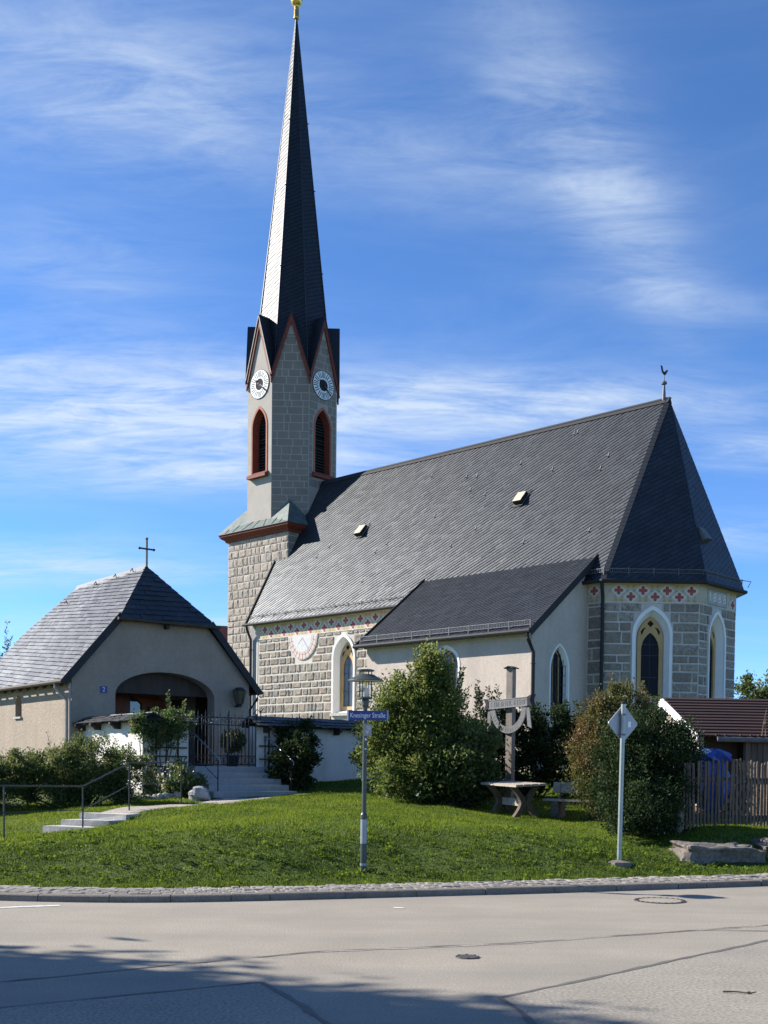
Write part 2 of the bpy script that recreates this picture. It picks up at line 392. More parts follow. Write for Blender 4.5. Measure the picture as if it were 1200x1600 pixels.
# ------------------------------------------------------------------ builders
class MB:
    def __init__(s):
        s.v, s.f, s.a = [], [], []

    def face(s, pts, val=None):
        i = len(s.v)
        s.v.extend([tuple(p) for p in pts])
        s.f.append(tuple(range(i, i + len(pts))))
        s.a.append(0.5 if val is None else val)

    def raw(s, vs, fs, val=0.5):
        i = len(s.v)
        s.v.extend([tuple(p) for p in vs])
        for f in fs:
            s.f.append(tuple(i + k for k in f))
            s.a.append(val)

    def box(s, x0, x1, y0, y1, z0, z1):
        s.raw([(x0, y0, z0), (x1, y0, z0), (x1, y1, z0), (x0, y1, z0), (x0, y0, z1), (x1, y0, z1), (x1, y1, z1), (x0, y1, z1)],
              [(3, 2, 1, 0), (4, 5, 6, 7), (0, 1, 5, 4), (1, 2, 6, 5), (2, 3, 7, 6), (3, 0, 4, 7)])

    def beam(s, a, b, w, h, up=(0, 0, 1)):
        a, b = Vector(a), Vector(b)
        d = (b - a).normalized()
        u = Vector(up)
        sd = d.cross(u)
        if sd.length < 1e-5:
            sd = d.cross(Vector((1, 0, 0)))
        sd.normalize()
        u = sd.cross(d).normalized()
        vs = []
        for p in (a, b):
            for i, j in ((-1, -1), (1, -1), (1, 1), (-1, 1)):
                vs.append(p + sd * (w / 2 * i) + u * (h / 2 * j))
        s.raw(vs, [(3, 2, 1, 0), (4, 5, 6, 7), (0, 1, 5, 4), (1, 2, 6, 5), (2, 3, 7, 6), (3, 0, 4, 7)])

    def tube(s, pts, r, n=8, r2=None):
        pts = [Vector(p) for p in pts]
        rings = []
        for k, p in enumerate(pts):
            d = (pts[min(k + 1, len(pts) - 1)] - pts[max(k - 1, 0)]).normalized()
            ref = Vector((0, 0, 1)) if abs(d.z) < 0.9 else Vector((1, 0, 0))
            x = d.cross(ref).normalized()
            y = d.cross(x).normalized()
            rr = r if r2 is None else r + (r2 - r) * k / (len(pts) - 1)
            rings.append([p + x * (rr * math.cos(2 * math.pi * i / n)) + y * (rr * math.sin(2 * math.pi * i / n)) for i in range(n)])
        vs = [q for rg in rings for q in rg]
        fs = []
        for k in range(len(pts) - 1):
            for i in range(n):
                j = (i + 1) % n
                fs.append((k * n + i, k * n + j, (k + 1) * n + j, (k + 1) * n + i))
        fs.append(tuple(range(n - 1, -1, -1)))
        fs.append(tuple((len(pts) - 1) * n + i for i in range(n)))
        s.raw(vs, fs)

    def lathe(s, c, prof, n=20):
        vs, fs = [], []
        for r, z in prof:
            for i in range(n):
                t = 2 * math.pi * i / n
                vs.append((c[0] + r * math.cos(t), c[1] + r * math.sin(t), c[2] + z))
        for k in range(len(prof) - 1):
            for i in range(n):
                j = (i + 1) % n
                fs.append((k * n + i, k * n + j, (k + 1) * n + j, (k + 1) * n + i))
        fs.append(tuple(range(n - 1, -1, -1)))
        fs.append(tuple((len(prof) - 1) * n + i for i in range(n)))
        s.raw(vs, fs)

    def prism(s, poly, fn, d0, d1):
        """poly: 2D outline; fn(a,b,d) -> 3D; extruded from depth d0 to d1"""
        n = len(poly)
        vs = [fn(a, b, d0) for a, b in poly] + [fn(a, b, d1) for a, b in poly]
        fs = [tuple(range(n - 1, -1, -1)), tuple(range(n, 2 * n))]
        for i in range(n):
            j = (i + 1) % n
            fs.append((i, j, n + j, n + i))
        s.raw(vs, fs)

    def holed(s, outer, holes, fn, d, flip=False, reveal=None):
        loops = [outer] + holes
        tris = tessellate_polygon([[Vector((a, b, 0)) for a, b in lp] for lp in loops])
        flat = [q for lp in loops for q in lp]
        vs = [fn(a, b, d) for a, b in flat]
        s.raw(vs, [tuple(t) for t in tris])
        if reveal is not None:
            for h in holes:
                for i in range(len(h)):
                    a, b = h[i], h[(i + 1) % len(h)]
                    s.face([fn(*a, d), fn(*b, d), fn(*b, reveal), fn(*a, reveal)])

    def build(s, name, mat, parent=None, smooth=False, attr=False):
        me = bpy.data.meshes.new(name)
        me.from_pydata(s.v, [], s.f)
        if attr:
            A = me.attributes.new('v', 'FLOAT', 'FACE')
            A.data.foreach_set('value', np.array(s.a, dtype=np.float32))
        me.update()
        if smooth:
            me.polygons.foreach_set('use_smooth', [True] * len(me.polygons))
        return link(name, me, mat, parent)


def link(name, me, mat, parent=None):
    if mat is not None and len(me.materials) == 0:
        me.materials.append(M[mat])
    o = bpy.data.objects.new(name, me)
    COL.objects.link(o)
    o.parent = parent
    return o


def tag(o, label=None, cat=None, group=None, kind=None):
    for k, v in (('label', label), ('category', cat), ('group', group), ('kind', kind)):
        if v:
            o[k] = v
    return o


def empty(name, loc, rz=0, label=None, cat=None, group=None):
    o = bpy.data.objects.new(name, None)
    o.empty_display_size = 0.2
    COL.objects.link(o)
    o.location = loc
    o.rotation_euler = (0, 0, rz)
    return tag(o, label, cat, group)


def text_mesh(body, size):
    cu = bpy.data.curves.new('t', 'FONT')
    cu.body = body
    cu.size = size
    cu.align_x = 'CENTER'
    cu.align_y = 'CENTER'
    cu.resolution_u = 3
    o = bpy.data.objects.new('t', cu)
    COL.objects.link(o)
    dg = bpy.context.evaluated_depsgraph_get()
    me = bpy.data.meshes.new_from_object(o.evaluated_get(dg))
    bpy.data.objects.remove(o)
    return me


class Fr:
    """a vertical wall frame: s runs along d, n points outwards, z up"""
    def __init__(s, o, d):
        s.o = Vector((o[0], o[1], 0))
        s.d = Vector((d[0], d[1], 0)).normalized()
        s.n = Vector((s.d.y, -s.d.x, 0))
        s.ang = math.atan2(s.d.y, s.d.x)

    def p(s, a, z, o=0.0):
        q = s.o + s.d * a + s.n * o
        return (q.x, q.y, z)


def pointed(cx_, hw, z0, zs, za, n=9):
    h = za - zs
    Rr = (hw * hw + h * h) / (2 * hw)
    ph = math.acos((Rr - hw) / Rr)
    L_ = [(cx_ - hw, z0)] + [(cx_ - hw + Rr - Rr * math.cos(ph * i / n), zs + Rr * math.sin(ph * i / n)) for i in range(n + 1)]
    Rt = [(2 * cx_ - a, b) for a, b in reversed(L_[:-1])]
    return L_ + Rt


def span_at(outline, z0, z1):
    """widest s-interval of an outline between two heights"""
    xs = []
    n = len(outline)
    for i in range(n):
        a, b = outline[i], outline[(i + 1) % n]
        for t in range(0, 11):
            q = (a[0] + (b[0] - a[0]) * t / 10, a[1] + (b[1] - a[1]) * t / 10)
            if z0 <= q[1] <= z1:
                xs.append(q[0])
    return (min(xs), max(xs)) if xs else None


def stone_mesh(name, mat, rough, seg=3, bev=0.09):
    """unit block x -.5..+.5, z -.5..+.5, front face at y = -1 .. back 0, edges rounded off, face uneven"""
    g = [-0.5, -0.5 + bev] + [0.0] * (seg - 2 > 0) + [0.5 - bev, 0.5]
    n = len(g)
    vs, fs = [], []
    for j, z in enumerate(g):
        for i, x in enumerate(g):
            edge = i in (0, n - 1) or j in (0, n - 1)
            y = -0.55 if edge else -1 + random.uniform(-rough, rough)
            jx = random.uniform(-0.02, 0.02)
            vs.append((x + jx, y, z + random.uniform(-0.025, 0.025)))
    for j in range(n - 1):
        for i in range(n - 1):
            a = j * n + i
            fs.append((a, a + 1, a + n + 1, a + n))
    ring = [i for i in range(n)] + [j * n + n - 1 for j in range(1, n)] + [(n - 1) * n + i for i in range(n - 2, -1, -1)] + [j * n for j in range(n - 2, 0, -1)]
    base = len(vs)
    for r_ in ring:
        vs.append((vs[r_][0], 0.0, vs[r_][2]))
    for k in range(len(ring)):
        k2 = (k + 1) % len(ring)
        fs.append((ring[k2], ring[k], base + k, base + k2))
    me = bpy.data.meshes.new(name)
    me.from_pydata(vs, [], fs)
    me.materials.append(M[mat])
    return me


def lay_stones(name, fr, s0, s1, z0, z1, blocked, hr, wr, gap, depth, meshes, parent, off=0.0, clip=None):
    z = z0
    cnt = 0
    while z < z1 - 0.08:
        h = random.uniform(*hr)
        if z + h > z1 - 0.12:
            h = z1 - z
        ivs = [(s0, s1)]
        for ol in blocked:
            sp = span_at(ol, z, z + h)
            if sp:
                lo, hi = sp[0] - gap * 0.4, sp[1] + gap * 0.4
                nv = []
                for a, b in ivs:
                    if hi <= a or lo >= b:
                        nv.append((a, b))
                    else:
                        if lo - a > 0.06:
                            nv.append((a, lo))
                        if b - hi > 0.06:
                            nv.append((hi, b))
                ivs = nv
        if clip:
            c = clip(z, z + h)
            ivs = [(max(a, c[0]), min(b, c[1])) for a, b in ivs if min(b, c[1]) - max(a, c[0]) > 0.06]
        for a, b in ivs:
            s = a
            while s < b - 0.02:
                w = random.uniform(*wr) * (0.45 if random.random() < 0.18 else 1)
                if s + w > b - wr[0] * 0.45:
                    w = b - s
                o = link(name, random.choice(meshes), None, parent)
                q = fr.p(s + w / 2, z + h / 2, off)
                o.location = q
                o.rotation_euler = (0, 0, fr.ang)
                o.scale = (max(0.03, w - gap), depth * random.uniform(0.75, 1.3), max(0.03, h - gap))
                cnt += 1
                s += w
        z += h
    return cnt


def clip_poly(pts, poly):
    """Sutherland-Hodgman: pts clipped to convex counter-clockwise poly"""
    out = pts
    n = len(poly)
    for i in range(n):
        ax, ay = poly[i]
        bx, by = poly[(i + 1) % n]
        inp, out = out, []
        if not inp:
            return []
        for k in range(len(inp)):
            p, q = inp[k - 1], inp[k]
            sp = (bx - ax) * (p[1] - ay) - (by - ay) * (p[0] - ax)
            sq = (bx - ax) * (q[1] - ay) - (by - ay) * (q[0] - ax)
            if sq >= 0:
                if sp < 0:
                    t = sp / (sp - sq)
                    out.append((p[0] + (q[0] - p[0]) * t, p[1] + (q[1] - p[1]) * t))
                out.append(q)
            elif sp >= 0:
                t = sp / (sp - sq)
                out.append((p[0] + (q[0] - p[0]) * t, p[1] + (q[1] - p[1]) * t))
    return out


def slates(P0, ex, ey, poly, w, h, thick, ang=0.0, jit=0.12, lift=0.006, keep=None, bond=0.5, gap=0.0):
    """slates laid on the plane P0 + a ex + b ey, rows turned by ang; each slate a clipped tile whose lower edge stands proud.
    keep: callback for a whole slate -> True when the caller builds it as its own piece"""
    ex, ey = Vector(ex).normalized(), Vector(ey).normalized()
    nn = ex.cross(ey).normalized()
    P0 = Vector(P0)
    ca, sa = math.cos(ang), math.sin(ang)
    rot = [(a * ca + b * sa, -a * sa + b * ca) for a, b in poly]
    x0, x1 = min(q[0] for q in rot), max(q[0] for q in rot)
    y0, y1 = min(q[1] for q in rot), max(q[1] for q in rot)
    mb = MB()
    row = 0
    y = y0 - h
    while y < y1:
        x = x0 - w * (1 + (bond * row) % 1)
        while x < x1 + w:
            g = 0.003
            jx = random.uniform(-0.02, 0.02) * w
            gp = gap * random.uniform(0.7, 1.3) if gap else -h * 0.12  # gap bares the dark base, drawn as a shadow line between rows
            q = [(x + g, y + gp + random.uniform(-1, 1) * jit * h * 0.35), (x + w - g, y + gp + random.uniform(-1, 1) * jit * h * 0.35), (x + w - g, y + h * 1.02), (x + g, y + h * 1.02)]
            c = clip_poly(q, rot)
            if len(c) >= 3:
                tl = random.uniform(0.6, 1.5) * thick
                sk = random.gauss(0, 0.3) * thick

                def up(a, b):
                    aa, bb = a * ca - b * sa, a * sa + b * ca
                    fy = min(1.0, max(0.0, (b - y) / h))
                    fx = (a - x) / w - 0.5
                    return P0 + ex * aa + ey * bb + nn * (lift + tl * (1 - fy) + sk * fx)

                def dn(a, b):
                    aa, bb = a * ca - b * sa, a * sa + b * ca
                    return P0 + ex * aa + ey * bb + nn * (lift * 0.3)
                whole = len(c) == 4 and abs(c[0][0] - q[3][0]) + abs(c[1][0] - q[0][0]) < 1e-4 or c == q
                val = min(1, max(0, random.gauss(0.5, 0.2)))
                if not (keep and c == q and keep([up(*t) for t in q], [dn(*t) for t in q[:2]])):
                    mb.face([up(*t) for t in c], val)
                    if c == q:
                        mb.face([up(*q[1]), up(*q[0]), dn(*q[0]), dn(*q[1])], 0.0)  # lower edge coloured darker to deepen the drawn shadow line
            x += w
        y += h
        row += 1
    return mb


def roof_plane(corners):
    """corners: 3D points, first two run along the eave. returns P0, ex, ey, poly2d"""
    P0 = Vector(corners[0])
    ex = (Vector(corners[1]) - P0).normalized()
    k = Vector(corners[2]) - P0
    nn = ex.cross(k).normalized()
    ey = nn.cross(ex).normalized()
    return P0, ex, ey, [((Vector(c) - P0).dot(ex), (Vector(c) - P0).dot(ey)) for c in corners]


def slate_roof(name, parent, corners, w, h, thick, mat, ang=0.0, jit=0.12, keep=None, lift=0.006, bond=0.5, gap=0.0):
    base = MB()
    P0, ex, ey, poly = roof_plane(corners)
    nn = ex.cross(ey).normalized()
    t = 0.09
    n = len(corners)
    cs = [Vector(c) for c in corners]
    base.raw(cs + [c - nn * t for c in cs], [tuple(range(n)), tuple(range(2 * n - 1, n - 1, -1))] + [(i, n + i, n + (i + 1) % n, (i + 1) % n) for i in range(n)])
    b = base.build(name, 'slatebase', parent)
    mb = slates(P0, ex, ey, poly, w, h, thick, ang, jit, lift, keep, bond, gap)
    s = mb.build('slates', mat, b, attr=True)
    s['kind'] = 'stuff'
    return b


# ------------------------------------------------------------------ lie of the land
KX = np.array([-40, -20, -14, -9, -6.5, -4.79, -3.56, -2.4, -0.97, 0, 2.7, 5.3, 12, 40.0])
KY = np.array([34, 22.2, 18.3, 15.6, 14.55, 14.2, 14.1, 14.27, 14.72, 15.05, 15.98, 17.0, 19.8, 32.0])
_fx = np.linspace(-40, 40, 1601)
_fy = np.interp(_fx, KX, KY)
_ker = np.exp(-0.5 * (np.arange(-30, 31) / 10.0) ** 2)
_ker /= _ker.sum()
_fy = np.convolve(np.pad(_fy, 30, mode='edge'), _ker, 'valid')


def kerb_y(x):
    return np.interp(x, _fx, _fy)


def kerb_m(x):
    return (kerb_y(x + 0.1) - kerb_y(x - 0.1)) / 0.2


def kerb_pt(x, d):
    """point at distance d behind the kerb's road face"""
    m = float(kerb_m(x))
    l = math.hypot(1, m)
    return (x - d * m / l, float(kerb_y(x)) + d / l)


HP = np.array([
    (-4.8, 15.1, .10), (-2.4, 15.1, .10), (0, 16.0, .10), (2.7, 17.0, .10), (5.3, 18.0, .10), (9, 19.6, .12), (-8, 15.9, .10), (13, 21.2, .1),
    (-0.3, 17.0, .20), (-0.3, 18.8, .72), (3.8, 18.3, .27), (1.6, 17.7, .25), (1.6, 19.5, .66), (3.4, 20.3, .56), (-2.2, 16.0, .22), (-2.4, 17.9, .68), (-4.2, 17.6, .52), (-5.6, 17, .42), (-6.7, 20, .46), (-8.4, 25, .66), (-6.3, 21.3, .44), (-5.2, 21.3, .60), (-5.3, 23.0, .80), (-4.3, 24.4, .88),
    (-3.5, 22, .78), (-1, 21.5, .82), (1, 22.5, .76), (-1, 26, 1.0), (1.2, 26.5, .92), (2.9, 25, .72), (4.2, 25.5, .66), (3.5, 22, .50), (4.6, 21.0, .42),
    (-3.9, 28, .96), (-2.2, 28.8, 1.04), (-1.2, 30.5, 1.25), (-6.0, 28.0, .97), (-7, 26.5, .82), (0.4, 32.5, 1.4), (3.1, 28, 1.0), (4.5, 30, 1.15),
    (5.2, 19.2, .13), (6.3, 19.45, .10), (7.4, 19.9, .10), (8.6, 20.4, .10), (5.0, 20.35, .40), (6.1, 20.5, .46), (7.2, 20.9, .47), (8.5, 21.6, .5), (5.5, 21.3, .58), (7.5, 22.2, .62), (7, 26, .7), (10, 27, .75), (12, 24, .6),
    (-8.4, 30.6, 1.45), (-10.5, 35, 1.6), (-11, 28, 1.1), (-14, 22, .6), (-14, 30, 1.2), (0, 40, 1.7), (6, 40, 1.6), (10, 36, 1.4), (12, 44, 1.8), (0, 60, 1.9), (-12, 60, 1.9),
    (20, 45, 1.9), (30, 30, 1.2), (-30, 40, 1.6), (30, 60, 1.9), (-30, 70, 1.9), (0, 110, 2.0), (40, 110, 2.0), (-40, 110, 2.0)])
_d = np.sqrt(((HP[:, None, :2] - HP[None, :, :2]) ** 2).sum(-1) + 0.3)
_A = np.zeros((len(HP) + 1, len(HP) + 1))
_A[:-1, :-1] = _d
_A[-1, :-1] = 1
_A[:-1, -1] = 1
_w = np.linalg.solve(_A, np.append(HP[:, 2], 0))


def ground_h(x, y):
    x, y = np.atleast_1d(np.asarray(x, float)), np.atleast_1d(np.asarray(y, float))
    d = np.sqrt((x[:, None] - HP[None, :, 0]) ** 2 + (y[:, None] - HP[None, :, 1]) ** 2 + 0.3)
    z = d @ _w[:-1] + _w[-1]
    b = 0.035 * np.sin(1.3 * x + 0.4 * y) * np.cos(0.9 * y - 0.5 * x) + 0.02 * np.sin(3.1 * x) * np.sin(2.7 * y)
    e = np.clip((y - kerb_y(x) - 1.0) / 1.2, 0, 1)
    z = 0.092 + (np.clip(z, 0.1, 2.3) - 0.092) * e + b * e
    return z


def gh(x, y):
    return float(ground_h(x, y)[0])


# path band from the low steps to the entrance stairs
PATH = [(-5.45, 22.75), (-4.95, 23.6), (-4.35, 24.9), (-3.75, 26.4), (-3.25, 27.8)]
PW = [0.55, 0.6, 0.6, 0.65, 0.95]


def path_dist(x, y):
    """normalised distance from the path's centre line (1 = its edge)"""
    best = np.full_like(x, 9.0)
    for i in range(len(PATH) - 1):
        ax, ay = PATH[i]
        bx, by = PATH[i + 1]
        t = np.clip(((x - ax) * (bx - ax) + (y - ay) * (by - ay)) / ((bx - ax) ** 2 + (by - ay) ** 2), 0, 1)
        d = np.hypot(x - ax - t * (bx - ax), y - ay - t * (by - ay)) / (PW[i] + (PW[i + 1] - PW[i]) * t)
        best = np.minimum(best, d)
    return best


def grid_mesh(name, xs, rows, mat, parent=None, smooth=True):
    """rows: list of arrays of (x,y,z) columns"""
    n = len(xs)
    v = np.concatenate([np.stack(r_, 1) for r_ in rows])
    k = len(rows)
    i = np.arange(n - 1)[None, :] + np.arange(k - 1)[:, None] * n
    f = np.stack([i, i + 1, i + n + 1, i + n], -1).reshape(-1, 4)
    me = bpy.data.meshes.new(name)
    me.from_pydata(v.tolist(), [], f.tolist())
    me.polygons.foreach_set('use_smooth', [smooth] * len(me.polygons))
    return link(name, me, mat, parent)


STRIP = 0.92
xs = np.concatenate([np.linspace(-40, -14, 14)[:-1], np.linspace(-14, 14, 113), np.linspace(14, 40, 14)[1:]])
ts = np.concatenate([np.linspace(0, 18, 73), np.linspace(18.6, 80, 40)])
rows = []
mm = np.hypot(1, kerb_m(xs))
for t in ts:
    y = kerb_y(xs) + STRIP * mm + t
    z = ground_h(xs, y)
    if t == 0:
        z = np.full_like(z, 0.07)
    rows.append((xs, y, z))
lawn = grid_mesh('lawn', xs, rows, 'lawn')
lawn['kind'] = 'structure'
# the road, from far behind the viewer up to the kerb
rows = []
for t in [0, 0.5, 1.2, 2.5, 4, 6, 8, 11, 15, 20, 30, 45]:
    rows.append((xs, kerb_y(xs) - t, np.zeros_like(xs)))
road = grid_mesh('road', xs, rows, 'road', smooth=False)
road['kind'] = 'structure'
g = MB()
g.face([(-900, -900, -0.15), (900, -900, -0.15), (900, 1500, -0.15), (-900, 1500, -0.15)])
g.build('ground', 'ground')['kind'] = 'structure'

# kerb: its concrete bed and each kerbstone
mb = MB()
px = np.linspace(-14, 14, 141)
for i in range(len(px) - 1):
    a0, a1 = kerb_pt(px[i], 0.02), kerb_pt(px[i], STRIP + 0.06)
    b0, b1 = kerb_pt(px[i + 1], 0.02), kerb_pt(px[i + 1], STRIP + 0.06)
    mb.face([(*a0, 0.066), (*b0, 0.066), (*b1, 0.072), (*a1, 0.072)])
    mb.face([(*a0, -0.05), (*b0, -0.05), (*b0, 0.066), (*a0, 0.066)])
strip = mb.build('sett_pavement', 'grout')
strip['kind'] = 'structure'
mb = MB()
prof = [(0.015, -0.05), (0.0, 0.0), (0.012, 0.074), (0.03, 0.088), (0.145, 0.092), (0.15, -0.05)]
kerb = None
x = -11.0
kerb_e = MB()
for i in range(len(px) - 1):
    a, b = kerb_pt(px[i], 0.05), kerb_pt(px[i + 1], 0.05)
    kerb_e.face([(*a, 0.03), (*b, 0.03), (*kerb_pt(px[i + 1], 0.13), 0.03), (*kerb_pt(px[i], 0.13), 0.03)])
kerb = kerb_e.build('kerb', 'grout')
kerb['kind'] = 'structure'
while x < 11:
    L_ = random.choice([0.5, 0.75, 1.0, 1.0, 0.9, 1.05])
    x2 = x + L_ / float(np.hypot(1, kerb_m(x)))
    ks = MB()
    sx = np.linspace(x + 0.006, x2 - 0.006, 4)
    dz = random.uniform(-0.006, 0.006)
    dd = random.uniform(-0.008, 0.008)
    ring = [[(*kerb_pt(float(q), p_[0] + dd), p_[1] + dz) for p_ in prof] for q in sx]
    n = len(prof)
    vs = [q for r_ in ring for q in r_]
    fs = []
    for k in range(3):
        for j in range(n - 1):
            fs.append((k * n + j, (k + 1) * n + j, (k + 1) * n + j + 1, k * n + j + 1))
    fs += [tuple(range(n)), tuple(3 * n + j for j in range(n - 1, -1, -1))]
    ks.raw(vs, fs)
    ks.build('kerbstone', 'kerb', kerb)
    x = x2
# setts: five courses; those by the kerb are single pieces
sett_me = []
for k in range(6):
    vs, fs = [], []
    prof2 = [(-0.5, 0.0, 0.4), (-0.42, 0.86, 0.0), (0.42, 0.86, 0.0), (0.5, 0.0, 0.4)]
    g4 = [-0.5, -0.36, 0.36, 0.5]
    for j, yy in enumerate(g4):
        for i, xx in enumerate(g4):
            ed = (i in (0, 3)) + (j in (0, 3))
            vs.append((xx + random.uniform(-.06, .06), yy + random.uniform(-.06, .06), (0.0 if ed == 0 else -0.35 if ed == 1 else -0.6) + random.uniform(-0.12, 0.12)))
    for j in range(3):
        for i in range(3):
            a = j * 4 + i
            fs.append((a, a + 1, a + 5, a + 4))
    ring = [0, 1, 2, 3, 7, 11, 15, 14, 13, 12, 8, 4]
    bb = len(vs)
    vs += [(vs[r_][0], vs[r_][1], -1.6) for r_ in ring]
    fs += [(ring[(q + 1) % 12], ring[q], bb + q, bb + (q + 1) % 12) for q in range(12)]
    me = bpy.data.meshes.new('sett')
    me.from_pydata(vs, [], fs)
    me.materials.append(M['sett'])
    sett_me.append((me, vs, fs))
far = MB()
for row in range(5):
    d0 = 0.16 + row * 0.152
    x = -5.6 if row < 3 else -10
    xe = 7.6 if row < 3 else 10
    while x < xe:
        w = random.uniform(0.115, 0.17)
        q = kerb_pt(x + w / 2, d0 + 0.074 + random.uniform(-.008, .008))
        ang = math.atan(float(kerb_m(x))) + random.uniform(-.06, .06)
        zt = 0.094 + random.uniform(-0.006, 0.01)
        me, vs, fs = random.choice(sett_me)
        if row < 3:
            o = link('sett', me, None, strip)
            o.location = (*q, zt)
            o.rotation_euler = (random.uniform(-.03, .03), random.uniform(-.03, .03), ang)
            o.scale = (w - 0.008, 0.144, 0.02)
        else:
            ca, sa = math.cos(ang), math.sin(ang)
            far.raw([(q[0] + ca * a * (w - .012) - sa * b * .138, q[1] + sa * a * (w - .012) + ca * b * .138, zt + c * 0.02) for a, b, c in vs], fs, random.random())
        x += w / float(np.hypot(1, kerb_m(x)))
o = far.build('setts', 'sett', strip, attr=True)
o['kind'] = 'stuff'

# road markings, seams, covers


def road_strip(name, pts, w, mat, z, label, cat, wob=0.15, group=None):
    mb = MB()
    P = []
    for i in range(len(pts) - 1):
        a, b = Vector((*pts[i], 0)), Vector((*pts[i + 1], 0))
        k = max(1, int((b - a).length / 0.18))
        P += [a.lerp(b, j / k) for j in range(k)]
    P.append(Vector((*pts[-1], 0)))
    Lf, Rt = [], []
    for i, p in enumerate(P):
        d = (P[min(i + 1, len(P) - 1)] - P[max(i - 1, 0)]).normalized()
        n_ = Vector((-d.y, d.x, 0))
        ww = w * (1 + random.uniform(-wob, wob) * 2) / 2
        j = random.uniform(-wob, wob) * w
        Lf.append(p + n_ * (ww + j))
        Rt.append(p - n_ * (ww - j))
    for i in range(len(P) - 1):
        mb.face([(Rt[i].x, Rt[i].y, z), (Rt[i + 1].x, Rt[i + 1].y, z), (Lf[i + 1].x, Lf[i + 1].y, z), (Lf[i].x, Lf[i].y, z)])
    o = mb.build(name, mat)
    tag(o, kind='structure')
    return o


road_strip('road_line', [(-6.8, 13.2), (-4.55, 13.5), (-3.92, 13.79)], 0.11, 'line', 0.005, '', '', 0.03)
road_strip('road_mark', [(0.13, 13.93), (0.26, 13.91)], 0.09, 'line', 0.005, '', '', 0.1)
road_strip('road_seam', [(-6, 7.2), (-2.97, 8.83), (-1.88, 9.62), (-0.58, 10.5), (1.27, 11.14), (4.3, 12.69), (9, 15.1)], 0.028, 'tar', 0.005, '', '', 0.5)
road_strip('road_seam_stone', [(-0.9, 10.27), (-0.58, 10.465), (1.27, 11.105), (4.3, 12.655)], 0.03, 'gravel', 0.0035, '', '', 0.6)
road_strip('road_seam', [(-6, 6.4), (-2.66, 7.89), (-0.94, 8.95)], 0.035, 'tar', 0.005, '', '', 0.3)
road_strip('road_seam', [(-0.94, 8.95), (-0.62, 8.2), (-0.37, 7.5), (0.1, 5)], 0.05, 'tar', 0.006, '', '', 0.2)
road_strip('road_seam', [(9, 14.0), (3.9, 11.51), (0.87, 8.42)], 0.05, 'tar', 0.005, '', '', 0.2)
road_strip('road_seam', [(0.87, 8.42), (0.97, 8.0), (1.0, 7.57), (1.2, 5)], 0.04, 'tar', 0.006, '', '', 0.25)
road_strip('road_seam', [(3.45, 12.22), (4.6, 12.2), (9, 12.4)], 0.018, 'tar', 0.005, '', '', 0.4)


for poly in ([(0.89, 8.42), (1.02, 7.57), (1.22, 5.0), (1.4, -2.0), (14, -2.0), (14, 16.4), (9, 13.98), (3.9, 11.49)], [(-6, 6.38), (-9, 5.2), (-9, -2.0), (0.3, -2.0), (0.08, 5.0), (-0.39, 7.5), (-0.64, 8.2), (-0.95, 8.93), (-2.66, 7.87)]):
    pb = MB()
    pb.face([(x_, y_, 0.0022) for x_, y_ in poly])
    pb.build('road_patch', 'patch')['kind'] = 'structure'


def cover(x, y, r, label):
    root = empty('manhole_cover', (x, y, 0), 0, label, 'manhole cover')
    a = MB()
    a.lathe((0, 0, 0), [(r, -0.02), (r, 0.006), (r * 0.96, 0.010), (r * 0.86, 0.010), (r * 0.85, 0.003)], 32)
    a.build('rim', 'castiron', root)
    b = MB()
    b.lathe((0, 0, 0), [(r * 0.80, -0.02), (r * 0.80, 0.009), (r * 0.55, 0.009)], 28)
    b.build('lid', 'road' if r > 0.2 else 'castiron', root)
    for i in range(24 if r > 0.2 else 8):
        t = 2 * math.pi * i / (24 if r > 0.2 else 8)
        c = MB()
        c.beam((r * 0.86 * math.cos(t), r * 0.86 * math.sin(t), 0.010), (r * 0.97 * math.cos(t), r * 0.97 * math.sin(t), 0.012), 0.02, 0.008)
        c.build('rib', 'castiron', root)


cover(3.66, 15.02, 0.34, 'large round iron manhole cover with a paved lid near the kerb')
cover(0.77, 10.27, 0.11, 'small round iron valve cover in the middle of the road')
tw = MB()
tw.tube([(2.62, 8.72, 0.012), (2.72, 8.70, 0.016), (2.80, 8.66, 0.012), (2.86, 8.67, 0.02)], 0.007, 6, 0.004)
tw.tube([(2.78, 8.67, 0.014), (2.83, 8.72, 0.012)], 0.004, 5)
tag(tw.build('twig', 'bark'), 'small brown twig lying on the grey asphalt', 'twig')
for i in range(26):
    pass

# gravel path
mb = MB()
P = []
for i in range(len(PATH) - 1):
    for j in range(8):
        t = j / 8
        P.append((PATH[i][0] + (PATH[i + 1][0] - PATH[i][0]) * t, PATH[i][1] + (PATH[i + 1][1] - PATH[i][1]) * t, PW[i] + (PW[i + 1] - PW[i]) * t))
P.append((*PATH[-1], PW[-1]))
prev = None
for i, (x, y, w) in enumerate(P):
    a, b = P[max(i - 1, 0)], P[min(i + 1, len(P) - 1)]
    d = Vector((b[0] - a[0], b[1] - a[1], 0)).normalized()
    n_ = Vector((-d.y, d.x, 0))
    cur = []
    for k in range(7):
        o_ = (k / 3 - 1) * w * 1.02
        if k in (0, 6):
            o_ += random.uniform(-.06, .06)
        q = (x + n_.x * o_, y + n_.y * o_)
        cur.append((q[0], q[1], gh(*q) + (0.022 if 0 < k < 6 else -0.02)))
    if prev:
        for k in range(6):
            mb.face([prev[k + 1], prev[k], cur[k], cur[k + 1]])
    prev = cur
mb.build('path', 'gravel', smooth=True)['kind'] = 'structure'

